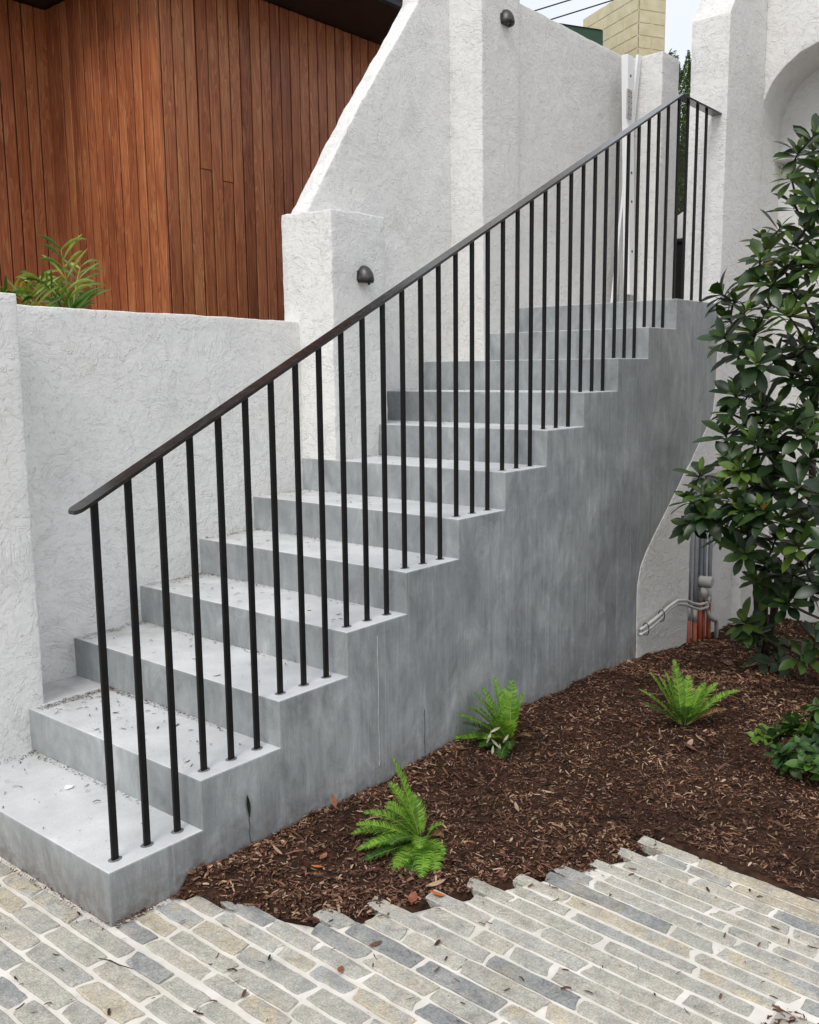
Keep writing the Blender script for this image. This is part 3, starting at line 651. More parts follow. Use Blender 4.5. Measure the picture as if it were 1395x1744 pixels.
wire((21.222, 12.04, 10.966), (21.796, 11.413, 11.216), 'left power line crossing the sky above the white wall')
wire((21.596, 11.553, 10.792), (22.432, 10.641, 11.16), 'right power line crossing the sky beside the yellow building')

# ------------------------------------------------------------------ mulch bed
EDGE = [(-9, 0.0), (0.0, 0.0), (0.225, -0.012), (0.30, -0.20), (0.39, -0.43), (0.50, -0.53), (0.69, -0.63), (0.83, -0.71), (0.97, -0.77), (1.10, -0.88), (1.22, -0.97), (1.35, -1.005), (1.53, -1.03), (1.56, -1.04)]
def edge(x):
    for (a, ya), (b, yb_) in zip(EDGE, EDGE[1:]):
        if x <= b: return ya + (yb_ - ya) * (x - a) / (b - a)
    return -99.0
def xr(y):
    """right-hand limit of the paving, which leans with its rows"""
    return 1.55 * (1 + 0.066 * (y + 0.9))
def sstep(a, b, x):
    t = np.clip((x - a) / (b - a), 0, 1); return t * t * (3 - 2 * t)
def hz(x, y):
    """height of the mulch surface (vectorised)"""
    x = np.asarray(x, float); y = np.asarray(y, float)
    h = 0.012 + 0.010 * np.sin(x * 3.1 + 1.3) * np.cos(y * 4.3) + 0.007 * np.sin(x * 9.3 + y * 5.1) + 0.004 * np.sin(x * 23 - y * 17 + 1) + 0.003 * np.cos(x * 37 + y * 31)
    h = h + 0.030 * np.exp(-((y + 0.06) / 0.16) ** 2) * (x > 0.25) * (1 - sstep(2.9, 3.6, x))
    h = h - 0.165 * sstep(3.15, 4.9, x)
    ey = np.array([edge(float(v)) for v in np.ravel(x)]).reshape(np.shape(x)); dd = ey - y   # >0: on the paving side
    near = np.exp(-(np.maximum(y - ey, 0) / 0.10) ** 2) * (x < 1.6) * (1 - (y < -1.05) * (x > xr(y) - 0.03))
    h = h * (1 - near) + (-0.012) * near
    h = np.where((x > 1.2) & (y < -1.04), 0.012 * np.ones_like(h) * 0 + np.maximum(h, -0.012) * 0.6, h)
    return h
def mulch_grid():
    X0, X1, Y0, Y1, s = 0.0, 5.6, -4.2, 0.13, 0.035
    nx, ny = int((X1 - X0) / s) + 1, int((Y1 - Y0) / s) + 1
    xs, ys = np.linspace(X0, X1, nx), np.linspace(Y0, Y1, ny); gx, gy = np.meshgrid(xs, ys); gz = hz(gx, gy)
    # under the paving the soil lies well below the mortar bed
    ev = np.vectorize(lambda v: edge(float(v)))(gx)
    pav = ((gx < xr(gy) - 0.03) & (gy < ev - 0.01) & ~((gx > .72) & (gx < .90) & (gy < -1.67))); gz = np.where(pav, -0.05, gz)
    V = np.stack([gx, gy, gz], -1).reshape(-1, 3)
    idx = np.arange(nx * ny).reshape(ny, nx)
    F = np.stack([idx[:-1, :-1], idx[:-1, 1:], idx[1:, 1:], idx[1:, :-1]], -1).reshape(-1, 4)
    return V, F
V, F = mulch_grid()
me = mesh('garden_soil', V.tolist(), F.tolist(), True)
structure(link('garden_soil', me, M['soil']))
def inside_bed(x, y):
    return y < -0.004 and x > 0.23 and ((x < 1.56 and y > edge(x) - 0.0) or x >= 1.56 or (y < -1.05 and x > xr(y) + 0.004) or (0.715 < x + (y + 1.675) * -.05 < 0.905 and y < -1.668))
def chips(n, lmin, lmax, wfac, xr, yr, test, zf, seed, lift=0.004, flat=0.25):
    rr = np.random.default_rng(seed)
    x = rr.uniform(*xr, n * 2); y = rr.uniform(*yr, n * 2)
    keep = np.array([test(a, b) for a, b in zip(x, y)]); x = x[keep][:n]; y = y[keep][:n]; n = len(x)
    L = rr.uniform(0, 1, n) ** 2 * (lmax - lmin) + lmin; W = L * rr.uniform(wfac[0], wfac[1], n); W = np.clip(W, 0.0015, 0.011)
    yaw = rr.uniform(0, 2 * np.pi, n); pit = rr.normal(0, flat, n); rol = rr.normal(0, flat * 1.6, n)
    ax = np.stack([np.cos(yaw) * np.cos(pit), np.sin(yaw) * np.cos(pit), np.sin(pit)], -1)
    sd_ = np.stack([-np.sin(yaw), np.cos(yaw), np.zeros(n)], -1); nn = np.cross(ax, sd_)
    sd_ = sd_ * np.cos(rol)[:, None] + nn * np.sin(rol)[:, None]; nn = np.cross(ax, sd_)
    c = np.stack([x, y, zf(x, y) + lift + rr.uniform(0, 0.006, n)], -1)
    bend = rr.uniform(-0.12, 0.2, n) * L
    P = []
    for a, w, bd in ((-.5, .45, 0), (-.5, -.35, 0), (0.05, .55, 1), (0.0, -.5, 1), (.5, .3, 0), (.5, -.4, 0)):
        P.append(c + ax * (a * L)[:, None] + sd_ * (w * W)[:, None] + nn * (bd * bend)[:, None])
    V = np.stack(P, 1).reshape(-1, 3); o = (np.arange(n) * 6)[:, None]
    F = np.concatenate([o + np.array([0, 1, 3, 2]), o + np.array([2, 3, 5, 4])], 0)
    return V, F
def np_mesh(name, V, F):
    me = bpy.data.meshes.new(name); nv, nf = len(V), len(F); k = F.shape[1]
    me.vertices.add(nv); me.vertices.foreach_set('co', V.astype(np.float32).ravel())
    me.loops.add(nf * k); me.loops.foreach_set('vertex_index', F.astype(np.int32).ravel())
    me.polygons.add(nf); me.polygons.foreach_set('loop_start', np.arange(0, nf * k, k, dtype=np.int32))
    me.update(calc_edges=True); return me
def combo(parts):
    Vs = []; Fs = []; o = 0
    for V, F in parts: Vs.append(V); Fs.append(F + o); o += len(V)
    return np.concatenate(Vs), np.concatenate(Fs)
pa = [chips(66000, 0.004, 0.025, (0.14, 0.36), (0.23, 3.4), (-2.4, -0.004), inside_bed, hz, 1),
      chips(34000, 0.008, 0.034, (0.16, 0.42), (3.0, 5.5), (-3.0, 0.10), lambda a, b: b < -0.02 or a > 4.14, hz, 2),
      chips(2200, 0.030, 0.065, (0.06, 0.16), (0.25, 5.3), (-2.6, -0.02), inside_bed, hz, 3, 0.007),
      chips(9000, 0.008, 0.026, (0.2, 0.5), (0.23, 1.8), (-1.3, -0.004), lambda a, b: inside_bed(a, b) and (b < edge(a) + 0.16 or b > -0.08), hz, 4, 0.003)]
V, F = combo(pa)
stuff(link('bark_mulch', np_mesh('bark_mulch', V, F), M['chips']))

# ------------------------------------------------------------------ paving: mortar bed and split stones
ex = [(0.0, -0.002), (0.225, -0.030), (0.30, -0.262), (0.39, -0.487), (0.50, -0.582), (0.69, -0.687), (0.83, -0.767), (0.97, -0.832), (1.10, -0.937), (1.22, -1.027), (1.35, -1.067), (1.46, -1.092), (1.495, -1.16)]
poly = [(-5.0, -5.0), (0.55, -5.0), (0.715, -1.675), (0.905, -1.675), (0.70, -5.0), (1.12, -5.0), (1.43, -1.9)] + ex[::-1] + [(0.0, 1.2), (-5.0, 1.2)]
def bed():
    bm = bmesh.new(); vs = [bm.verts.new((a, b, -0.0045)) for a, b in poly]; f = bm.faces.new(vs)
    bmesh.ops.triangulate(bm, faces=[f])
    for ax, lo_, hi_ in ((0, -0.7, 1.6), (1, -2.1, 1.0)):
        k = int((hi_ - lo_) / 0.03)
        for j in range(k + 1):
            co = [0, 0, 0]; no = [0, 0, 0]; co[ax] = lo_ + j * 0.03; no[ax] = 1
            bmesh.ops.bisect_plane(bm, geom=list(bm.verts) + list(bm.edges) + list(bm.faces), plane_co=co, plane_no=no, dist=1e-6)
    for v in bm.verts:
        v.co.z += noise.noise(v.co * 16) * 0.0022 + noise.noise(v.co * 45) * 0.0012
    bound = [e for e in bm.edges if e.is_boundary]
    r = bmesh.ops.extrude_edge_only(bm, edges=bound)
    for v in [g for g in r['geom'] if isinstance(g, bmesh.types.BMVert)]: v.co.z = -0.07
    bmesh.ops.recalc_face_normals(bm, faces=bm.faces)
    return bm_mesh('paving', bm, True)
paving = structure(link('paving', bed(), M['mortar']))
rs = random.Random(21)
def stone_geo(s, y0, y1, w):
    """one long split stone between y0 (far) and y1 (near); returns verts and faces, flat top with soft broken edges"""
    L = y0 - y1; out = []
    tp = [rs.uniform(0.55, 1.0) for _ in range(4)]; sk = rs.uniform(-.5, .5) * w; sk2 = rs.uniform(-.5, .5) * w
    def wob(a): return rs.uniform(-a, a)
    a = w / 2; cc = lambda: (rs.uniform(.02, .09) if rs.random() < .75 else rs.uniform(.2, .55)) * w
    c0, c1, c2, c3 = cc(), cc(), cc(), cc()
    o = [(-a * .88, y0 + sk * .3), (0.0, y0 + wob(.004)), (a * .88, y0 - sk * .3), (a - .001, y0 - c0 - abs(sk) * .3)]
    n = max(2, int(L / 0.035))
    for k in range(1, n): o.append((a + wob(.0022), y0 - c0 + (y1 - y0 + c0 + c1) * k / n))
    o += [(a - .001, y1 + c1), (a * .88, y1 + sk2 * .3), (0.0, y1 + wob(.004)), (-a * .88, y1 - sk2 * .3), (-a + .001, y1 + c2 + abs(sk2) * .3)]
    for k in range(1, n): o.append((-a + wob(.0022), y1 + c2 + (y0 - y1 - c2 - c3) * k / n))
    o.append((-a + .002, y0 - c3 - abs(sk) * .2))
    P = []
    for dx, y in o:
        y += wob(.0045); sx = s + dx; x = sx * (1 + 0.066 * (y + 0.9) * (1 if sx > 0 else 0.3)); P.append((x, y))
    cx = sum(p[0] for p in P) / len(P); cy = sum(p[1] for p in P) / len(P)
    top = 0.0005 + rs.uniform(-.0012, .0022); tx, ty = rs.uniform(-.012, .012), rs.uniform(-.006, .006)
    def zz(x, y, d): return top + (x - cx) * tx + (y - cy) * ty - d
    m_ = len(P); V = []
    def inset(x, y, d):
        vx, vy = cx - x, cy - y; l = math.hypot(vx, vy) or 1
        # pull towards the long axis, not just the centre
        ux = (1 if vx > 0 else -1) * min(abs(vx), d); uy = 0
        if abs(y - y0) < c0 * .8 or abs(y - y1) < c1 * .8: uy = (1 if vy > 0 else -1) * d
        return x + ux, y + uy
    for x, y in P:
        ix, iy = inset(x, y, .0034); V.append((ix, iy, zz(ix, iy, 0) + wob(.0007)))
    for x, y in P: V.append((x, y, zz(x, y, .0028)))
    for x, y in P: V.append((x, y, -0.03))
    # ridge points down the middle so that the top is not dead flat
    F = [tuple(range(m_ - 1, -1, -1))]
    for k in range(m_):
        j = (k + 1) % m_; F.append((k, j, m_ + j, m_ + k)); F.append((m_ + k, m_ + j, 2 * m_ + j, 2 * m_ + k))
    return V, F, (cx, cy)
stones = []; rows = []
s = -3.0
while s < 1.56:
    w = rs.uniform(0.046, 0.064) if s < .7 else rs.uniform(0.040, 0.060)
    sc_ = s + w / 2
    if s < 0 and s + w > -0.006: w = max(0.03, -0.010 - s); sc_ = s + w / 2
    y = 1.15 if sc_ < 0 else edge(sc_) - (0.012 if sc_ < .24 else (0.085, -0.03, 0.04, -0.055)[len(rows) % 4] + rs.uniform(-.025, .025))
    if sc_ > 1.50: y = -1.05
    if sc_ < 0: y -= rs.uniform(0, .2)
    ymin = -4.4; rows.append(sc_)
    while y > ymin:
        L = rs.uniform(0.12, 0.27) if sc_ < .55 else (rs.uniform(0.17, 0.50) if rs.random() < .75 else rs.uniform(.1, .17))
        if 0.74 < sc_ < 0.95 and y < -0.8 and y - L < -1.69:
            L = y + 1.665
            if L > 0.06: stones.append((*stone_geo(sc_, y, y - L, w), L * w))
            break
        stones.append((*stone_geo(sc_, y, y - L, w), L * w)); y -= L + rs.uniform(.008, .026)
    s += w + (rs.uniform(.008, .016))
    if s - w < 0 < s + 0.02: s = max(s, 0.006)
rot3 = M4.to_3x3().transposed()
def px_(p):
    q = rot3 @ (Vector(p) - Vector((-1.4525, -2.4045, 1.647)))
    if q.z > -0.05: return None
    return 697.5 + 1623.3 * q.x / -q.z, 872 - 1623.3 * q.y / -q.z, -q.z
vis = []; rest = []
for V, F, c, ar in stones:
    p = px_((c[0], c[1], 0)); inside = p and -90 < p[0] < 1490 and p[1] < 1850
    (vis if inside else rest).append((ar / (p[2] ** 2) if p else 0, V, F))
vis.sort(key=lambda t: -t[0]); rest += vis[298:]; vis = vis[:298]
for _, V, F in vis: link('paving_stone', mesh('paving_stone', V, F, False), M['stone'], paving)
A = Acc()
for _, V, F in rest: A.add(V, F)
if A.V: stuff(link('outer_paving_stones', A.mesh('outer_paving_stones'), M['stone'], paving))

# twigs and crumbs lying on the paving and the treads
def on_pave(a, b): return (a < -0.01 or b < edge(a) - 0.01) and a < 1.5 and not (a > -0.01 and b > -0.02)
flat0 = lambda x, y: np.zeros_like(np.asarray(x, float)) + 0.001
pa = [chips(420, 0.004, 0.030, (0.06, 0.35), (-0.6, 1.5), (-1.9, 0.9), on_pave, flat0, 7, 0.002, 0.08),
      chips(700, 0.004, 0.022, (0.1, 0.4), (0.2, 1.6), (-1.25, 0.0), lambda a, b: on_pave(a, b) and b > edge(a) - 0.05, flat0, 8, 0.002, 0.1),
      chips(260, 0.003, 0.016, (0.15, 0.4), (-0.03, -0.002), (0.0, 1.06), lambda a, b: True, flat0, 9, 0.002, 0.1),
      chips(200, 0.003, 0.016, (0.15, 0.4), (0.0, 0.25), (-0.03, -0.002), lambda a, b: True, flat0, 10, 0.002, 0.1)]
V, F = combo(pa); stuff(link('paving_litter', np_mesh('paving_litter', V, F), M['litter']))
pa = []
for i in range(1, 10):
    zf = (lambda z: (lambda x, y: np.zeros_like(np.asarray(x, float)) + z))(i * H)
    n = [90, 260, 90, 120, 110, 60, 60, 55, 40][i - 1]
    yw = 1.06 if i in (1, 2, 7, 8) else 1.30
    pa.append(chips(n, 0.004, 0.028, (0.05, 0.3), ((i - 1) * D + .02, i * D - .004), (0.1, yw), lambda a, b: random.random() < 0.15 + 0.85 * max(0, b - .5), zf, 20 + i, 0.002, 0.08))
    pa.append(chips(n * 2, 0.003, 0.012, (0.15, 0.4), (i * D - .03, i * D - .002), (0.25, yw), lambda a, b: random.random() < .15 + b * .7, zf, 40 + i, 0.001, 0.1))
    pa.append(chips(n * 2, 0.003, 0.012, (0.15, 0.4), ((i - 1) * D + .02, i * D - .002), (yw - .045, yw), lambda a, b: True, zf, 60 + i, 0.001, 0.1))
V, F = combo(pa); stuff(link('tread_litter', np_mesh('tread_litter', V, F), M['litter']))

# ------------------------------------------------------------------ single fallen leaves, twig, paper
def curl_leaf(name, L, W, x, y, z, yaw, mat, lab, cat, group=None, tilt=0.15, curl=0.25, stand=0.0, parent=None):
    n = 7; V = []; F = []
    for i in range(n):
        t = i / (n - 1); w = W / 2 * math.sin(math.pi * min(1, t * 0.98 + 0.02)) ** 0.8
        zz = curl * L * (t - .5) ** 2
        for sgn, up in ((-1, .22), (0, 0), (1, .18)): V.append(((t - .5) * L, sgn * w, zz + up * w))
    for i in range(n - 1):
        for k in range(2): F.append((i * 3 + k, i * 3 + k + 1, (i + 1) * 3 + k + 1, (i + 1) * 3 + k))
    o = link(name, mesh(name, V, F, True), mat, parent); o.location = (x, y, z); o.rotation_euler = (tilt, stand, yaw)
    if cat: tag(o, lab, cat, group)
    return o
M['dry1'] = simple('rust_dry_leaf', (0.20, 0.065, 0.035), (0.34, 0.13, 0.07), 50, 0.7, 0.2, 0.3)
M['dry2'] = simple('tan_dry_leaf', (0.30, 0.19, 0.12), (0.46, 0.32, 0.22), 50, 0.7, 0.2, 0.3)
M['dry3'] = simple('brown_dry_leaf', (0.10, 0.05, 0.035), (0.19, 0.10, 0.065), 50, 0.7, 0.2, 0.3)
M['orange'] = simple('orange_dry_leaf', (0.50, 0.12, 0.03), (0.62, 0.20, 0.05), 50, 0.6, 0.2, 0.3)
FL = [(0.925, -0.03, .055, .022, 1.2, 'dry1', 'rust red fallen leaf at the foot of the concrete stairs', 1.0),
      (1.388, -0.535, .085, .016, 0.75, 'dry2', 'long pale tan fallen leaf on the mulch between the two nearer ferns', 0),
      (0.66, -0.24, .05, .02, 0.3, 'dry1', 'rust brown fallen leaf on the mulch left of the nearest fern', 0),
      (0.60, -0.27, .045, .018, 2.0, 'orange', 'orange fallen leaf on the mulch nearest the bottom step', 0),
      (0.56, -0.12, .05, .015, 1.7, 'dry2', 'upright tan leaf scrap beside the bottom of the stairs', 0.5),
      (0.686, -0.61, .07, .03, 0.5, 'dry1', 'dull red fallen leaf below the nearest fern at the paving edge', 0),
      (0.745, -0.66, .055, .026, 2.2, 'orange', 'bright orange fallen leaf wedged at the paving edge', .3),
      (0.79, -0.62, .08, .02, -.3, 'dry2', 'pale curled leaf at the paving edge right of the orange leaf', 0),
      (3.698, -0.431, .13, .055, 0.4, 'dry3', 'large flat brown leaf under the big shrub', 0),
      (3.72, -0.56, .09, .022, -.5, 'dry2', 'pale pinkish leaf beside the large brown leaf under the shrub', .2),
      (2.383, -0.781, .10, .024, 0.2, 'dry2', 'pale tan leaf in front of the farthest fern', 0),
      (2.34, -0.80, .075, .03, 1.4, 'dry3', 'folded brown leaf in the small leaf pile before the farthest fern', .3),
      (2.40, -0.87, .06, .035, 2.6, 'dry1', 'reddish crumpled leaf at the right of the leaf pile', .6),
      (2.45, -0.80, .09, .014, .9, 'dry2', 'slim curved pale leaf behind the leaf pile', 0),
      (2.05, -0.902, .05, .016, 2.0, 'dry2', 'small tan leaf standing alone on the bare mulch', .8),
      (2.80, -1.02, .07, .02, .4, 'dry3', 'brown leaf left of the low leafy shrub', 0)]
for x, y, L, W, yaw, mm, lab, stn in FL:
    curl_leaf('fallen_leaf', L, W, x, y, float(hz(np.array([x]), np.array([y]))[0]) + 0.014 + stn * L * .35, yaw, M[mm], lab, 'leaf', 'fallen leaves on the mulch', stand=-stn)
curl_leaf('fallen_leaf', .03, .018, 0.278, -0.688, 0.006, .4, M['dry1'], 'small red brown leaf crumb on the paving in front of the stairs', 'leaf', 'fallen leaves on the paving')
curl_leaf('fallen_leaf', .045, .016, 0.428, -0.685, 0.006, -.3, M['dry3'], 'curled brown leaf on the paving near the mulch edge', 'leaf', 'fallen leaves on the paving')
curl_leaf('olive_leaf', .085, .015, 0.5395, -0.006, 0.185, 0, M['leaf'], 'narrow dark leaf stuck flat to the side of the stairs', 'leaf', None, tilt=R(88), stand=R(-96), curl=0.02)
def paper():
    V = [(-.016, -.008, .002), (.004, -.013, .004), (.017, -.003, .008), (.013, .010, .003), (-.006, .013, .009), (-.018, .004, .004), (0, 0, .011)]
    o = link('paper_scrap', mesh('paper_scrap', V, [(0, 1, 6), (1, 2, 6), (2, 3, 6), (3, 4, 6), (4, 5, 6), (5, 0, 6)]), M['paper']); o.location = (.247, .632, .172)
    tag(o, 'tiny white paper scrap lying on the bottom step', 'paper scrap')
paper()
tg = tube('twig', [(-.118, -.118, .006), (-.105, -.155, .008), (-.10, -.19, .007), (-.085, -.235, .006)], [.0012, .002, .0018, .001], M['bark'], None, 5)
tag(tg, 'thin bent dark twig on the paving at the bottom left', 'twig')

# ------------------------------------------------------------------ pipes against the wall by the shrub
def vpipe(x, y, zt, zj, zb, r, lab, low='orange_pvc'):
    t = thing('conduit', lab, 'pipe', (x, y, zb), 'service conduits beside the shrub')
    tube('upper_tube', [(0, 0, zj - zb), (0, .002, (zt - zb) * .5), (0, .004, zt - zb)], r, M['grey_pvc'], t, 12)
    tube('coupler', [(0, 0, zj - zb - .075), (0, 0, zj - zb + .02)], r * 1.22, M['pale_pvc'], t, 12)
    tube('lower_tube', [(0.006, -.004, 0), (0, 0, zj - zb - .07)], r * 1.12, M[low], t, 12)
vpipe(4.152, 0.010, 0.96, 0.15, -0.25, .0150, 'grey conduit with orange foot, leftmost beside the flared wall')
vpipe(4.235, 0.000, 0.95, 0.12, -0.25, .0140, 'second conduit from the left with a long pale collar')
vpipe(4.330, 0.010, 0.95, 0.235, -0.25, .0140, 'third conduit from the left with a bright orange lower half')
vpipe(4.400, 0.015, 0.96, 0.235, -0.25, .0135, 'fourth conduit from the left half hidden by leaves')
vpipe(4.480, 0.010, 0.95, 0.20, -0.25, .0135, 'rightmost orange footed conduit behind the shrub leaves')
dp = thing('drain_pipe', 'pale grey pipe with an elbow rising right of the orange conduits', 'pipe', (4.60, .0, -.2))
tube('tube', [(0, 0, -.04), (0, 0, .14), (-.01, 0, .17), (-.06, -.01, .20), (-.14, -.03, .215), (-.20, -.03, .25), (-.225, -.02, .30)], .014, M['pale_pvc'], dp, 12)
jb = thing('pipe_junction', 'round pale junction box on the conduits behind the leaves', 'junction box', (4.30, -.03, .30))
V3, F3 = tube_geo([(0, .03, 0), (0, -.045, 0), (0, -.052, 0)], [.034, .034, .028], 18); link('box', mesh('box', V3, F3, False), M['pale_pvc'], jb)
V3, F3 = tube_geo([(0, 0, -.04), (0, 0, -.10)], .022, 12); link('spout', mesh('spout', V3, F3, True), M['pale_pvc'], jb)
V3, F3 = tube_geo([(.04, 0, 0), (.09, 0, 0)], .02, 12); link('spout', mesh('spout', V3, F3, True), M['pale_pvc'], jb)
M['hose'] = simple('light_grey_hose', (0.50, 0.50, 0.485), (0.60, 0.60, 0.58), 14.0, 0.5, 0.4, 0.1)
def hose(dz, lab):
    pts = [(3.405, -.032, .150 + dz), (3.45, -.040, .158 + dz), (3.55, -.042, .172 + dz * 1.1), (3.65, -.042, .195 + dz * .9), (3.75, -.045, .232 + dz * .5), (3.86, -.048, .245 + dz * .6), (3.98, -.048, .215 + dz * .9), (4.10, -.046, .17 + dz * .9), (4.22, -.04, .135 + dz), (4.36, -.03, .12 + dz), (4.46, .0, .13 + dz)]
    P = []
    for a, b in zip(pts, pts[1:]): P += [Vector(a), (Vector(a) + Vector(b)) / 2]
    P.append(Vector(pts[-1])); o = tube('hose', P, .0095, M['hose'], None, 10); tag(o, lab, 'hose', 'grey hoses clipped along the flared wall'); return o
h1 = hose(.030, 'upper grey hose running along the foot of the flared wall'); h2 = hose(.0, 'lower grey hose running along the foot of the flared wall')
for x, z in ((3.64, .195), (3.44, .158), (4.3, .125)):
    A_ = [(x, -.05 + .02 * math.cos(t) * -1, z + .02 + .036 * math.sin(t)) for t in [2 * math.pi * k / 12 for k in range(13)]]
    tube('clip', A_, .0028, M['dark'], h1, 5)
sp = tube('slim_pipe', [(4.95, -.25, -.16), (4.955, -.22, .3), (4.96, -.19, .9), (4.97, -.15, 1.5)], .013, M['pale_pvc'], None, 8)
tag(sp, 'slim pale pipe rising by the arched niche behind the shrub', 'pipe')

# ------------------------------------------------------------------ ferns
def frond(L, W, elev, droop, npin, seed, curlup=0.0):
    """pinnate frond along +X rising at elev and drooping; returns pinnae mesh and midrib mesh"""
    rr = random.Random(seed); pts = []; p = Vector((0, 0, 0)); a = elev; n = 14; side = rr.uniform(-.25, .25); hd = 0
    for i in range(n + 1):
        pts.append(p.copy()); t = i / n
        d = Vector((math.cos(a) * math.cos(hd), math.cos(a) * math.sin(hd), math.sin(a))); p = p + d * (L / n); a -= droop / n * (0.5 + t); hd += side / n
    V = []; F = []
    def at(t):
        f = t * n; i = min(int(f), n - 1); return pts[i].lerp(pts[i + 1], f - i), (pts[i + 1] - pts[i]).normalized()
    for k in range(npin):
        t = 0.12 + 0.88 * k / (npin - 1); q, d = at(min(t, .999))
        prof = math.sin(math.pi * min(1, (t - .05) / .98)) ** .55 * (1 - .25 * t); w = W * max(.12, prof) * rr.uniform(.9, 1.08)
        s = d.cross(Vector((0, 0, 1))); s = s.normalized() if s.length > .1 else Vector((0, 1, 0)); up = s.cross(d).normalized()
        for sg in (-1, 1):
            fw = rr.uniform(.32, .5); dir_ = (s * sg + d * fw + up * (.28 + rr.uniform(-.1, .1))).normalized()
            b = L / npin * rr.uniform(.36, .46); o = len(V)
            mid = q + dir_ * w * .55 + up * w * .05; tip = q + (dir_ + d * .18).normalized() * w - up * w * rr.uniform(.02, .14)
            V += [q - d * b, q + d * b, mid - d * b * .95, mid + d * b * .8, tip]
            F += [(o, o + 1, o + 3, o + 2), (o + 2, o + 3, o + 4)]
    SV, SF = tube_geo(pts, [L * .010 * (1 - .75 * i / n) for i in range(n + 1)], 5)
    return (V, F), (SV, SF)
def fern(x, y, lab, fronds, sc=1.0, tilt=(0, 0), seed=1, dark=(), dead=(), wd=.052):
    z = float(hz(np.array([x]), np.array([y]))[0])
    t = thing('fern', lab, 'fern', (x, y, z), 'young ferns planted in the mulch')
    rr = random.Random(seed)
    for k, (az, el, L, dr) in enumerate(fronds):
        (V, F), (SV, SF) = frond(L * sc, wd * sc * (1 if L > .15 else .75), R(el), R(dr), int(22 + L * 50), seed * 100 + k)
        mt = M['fern_dead'] if k in dead else M['fern_dark'] if k in dark else M['fern']
        o = link('frond', mesh('frond', V, F, False), mt, t); o.rotation_euler = (0, 0, R(az)); o.location = (0.012 * math.cos(R(az)), 0.012 * math.sin(R(az)), .012)
        link('midrib', mesh('midrib', SV, SF, True), M['fern_stem'], o)
    A = Acc()
    for k in range(26):
        a = rr.uniform(0, 6.28); r0 = rr.uniform(0, .016); A.add(*tube_geo([(r0 * math.cos(a), r0 * math.sin(a), -.01), (r0 * 1.7 * math.cos(a), r0 * 1.7 * math.sin(a), rr.uniform(.02, .045))], [.0035, .001], 4))
    link('crown', A.mesh('crown'), M['bark'], t)
    return t
# azimuths: world degrees. Camera looks along +40; image left = 130, image right = -50, towards camera = 220
fern(0.965, -0.425, 'nearest bright green fern on the mulch by the paving edge',
     [(128, 22, .24, 44), (150, 14, .225, 34), (118, 44, .22, 50), (168, 6, .22, 20), (196, 10, .20, 40), (222, 16, .22, 50), (208, 2, .20, 20), (-70, 56, .07, 85), (236, 14, .19, 50), (-50, 72, .09, 70), (112, 76, .30, 12), (70, 76, .16, 30), (252, 26, .12, 70), (135, 66, .18, 50), (110, 58, .17, 40), (180, 40, .17, 60), (140, 32, .23, 40), (215, 46, .17, 70), (158, 24, .21, 40), (230, 0, .17, 20), (98, 66, .22, 30)], 1.0, seed=3, dark=(3, 6, 15), dead=(7,), wd=.056)
fern(1.855, -0.185, 'fresh green fern growing against the side of the stairs',
     [(132, 40, .25, 24), (128, 8, .23, 12), (122, 62, .25, 14), (100, 80, .28, 8), (20, 84, .26, 8), (-30, 78, .22, 10), (150, 24, .21, 10), (180, 36, .18, 40), (215, 30, .15, 50), (200, 4, .16, 20), (250, 46, .15, 50), (110, 70, .25, 20), (150, 60, .22, 25), (205, 60, .2, 35), (140, -4, .19, 10), (60, 82, .22, 10), (135, 52, .24, 20), (145, 70, .22, 24), (185, 54, .19, 30), (170, 14, .17, 16), (120, 28, .20, 14)], 1.0, seed=5, dark=(6, 8, 9, 14, 19, 20), dead=(10,), wd=.060)
fern(2.545, -0.682, 'farthest fern with upright spreading fronds before the big shrub',
     [(70, 80, .31, 6), (124, 62, .30, 10), (132, 48, .28, 20), (145, 36, .24, 14), (105, 74, .27, 8), (-38, 60, .25, 24), (-46, 46, .31, 44), (-60, 36, .2, 26), (170, 54, .19, 20), (215, 62, .17, 30), (255, 52, .16, 30), (116, 68, .25, 10), (20, 76, .23, 14), (-40, 70, .22, 16)], .95, seed=8, dark=(3, 8, 9, 10), dead=(7,), wd=.060)
# pale seed husks hanging from the second fern
hk = thing('pale_leaves', 'cluster of pale dry leaves hanging at the foot of the fern by the stairs', 'leaves', (1.73, -0.20, 0.03))
for dx, dz, L, a in ((0, .11, .05, .5), (-.03, .08, .05, 1.2), (.0, .05, .055, 2.3), (-.012, .02, .05, 1.5), (.02, .02, .05, 1.5), (.05, .06, .045, 1.0)):
    o = curl_leaf('husk', L, .011, dx, -dx * .4, dz, R(-50), M['pale_husk'], None, None, tilt=R(80), stand=-a, parent=hk)

# ------------------------------------------------------------------ leaf shapes
def leaf_mesh(name, L, W, fold, bend, shape='ob', n=6):
    V = []; F = []
    for i in range(n + 1):
        t = i / n
        if shape == 'ob': w = W / 2 * (math.sin(math.pi * t ** 1.45) ** .8 if 0 < t < 1 else (0.12 if t == 0 else 0.02))
        elif shape == 'ov': w = W / 2 * (math.sin(math.pi * t ** .95) ** .75 if 0 < t < 1 else (.1 if t == 0 else .02))
        else: w = W / 2 * (min(1, t * 5 + .25) * (1 - t ** 2.2) + .01)
        x = L * t; z = -bend * L * t * t
        for s in (-1, 0, 1): V.append((x, s * w, z + abs(s) * fold * w))
    for i in range(n):
        for k in range(2): F.append((i * 3 + k, i * 3 + k + 1, (i + 1) * 3 + k + 1, (i + 1) * 3 + k))
    return mesh(name, V, F, True)
def orient(d, up):
    d = d.normalized(); s = up.cross(d)
    if s.length < 1e-4: s = Vector((0, 1, 0)).cross(d)
    s.normalize(); n = d.cross(s); return Matrix((d, s, n)).transposed()
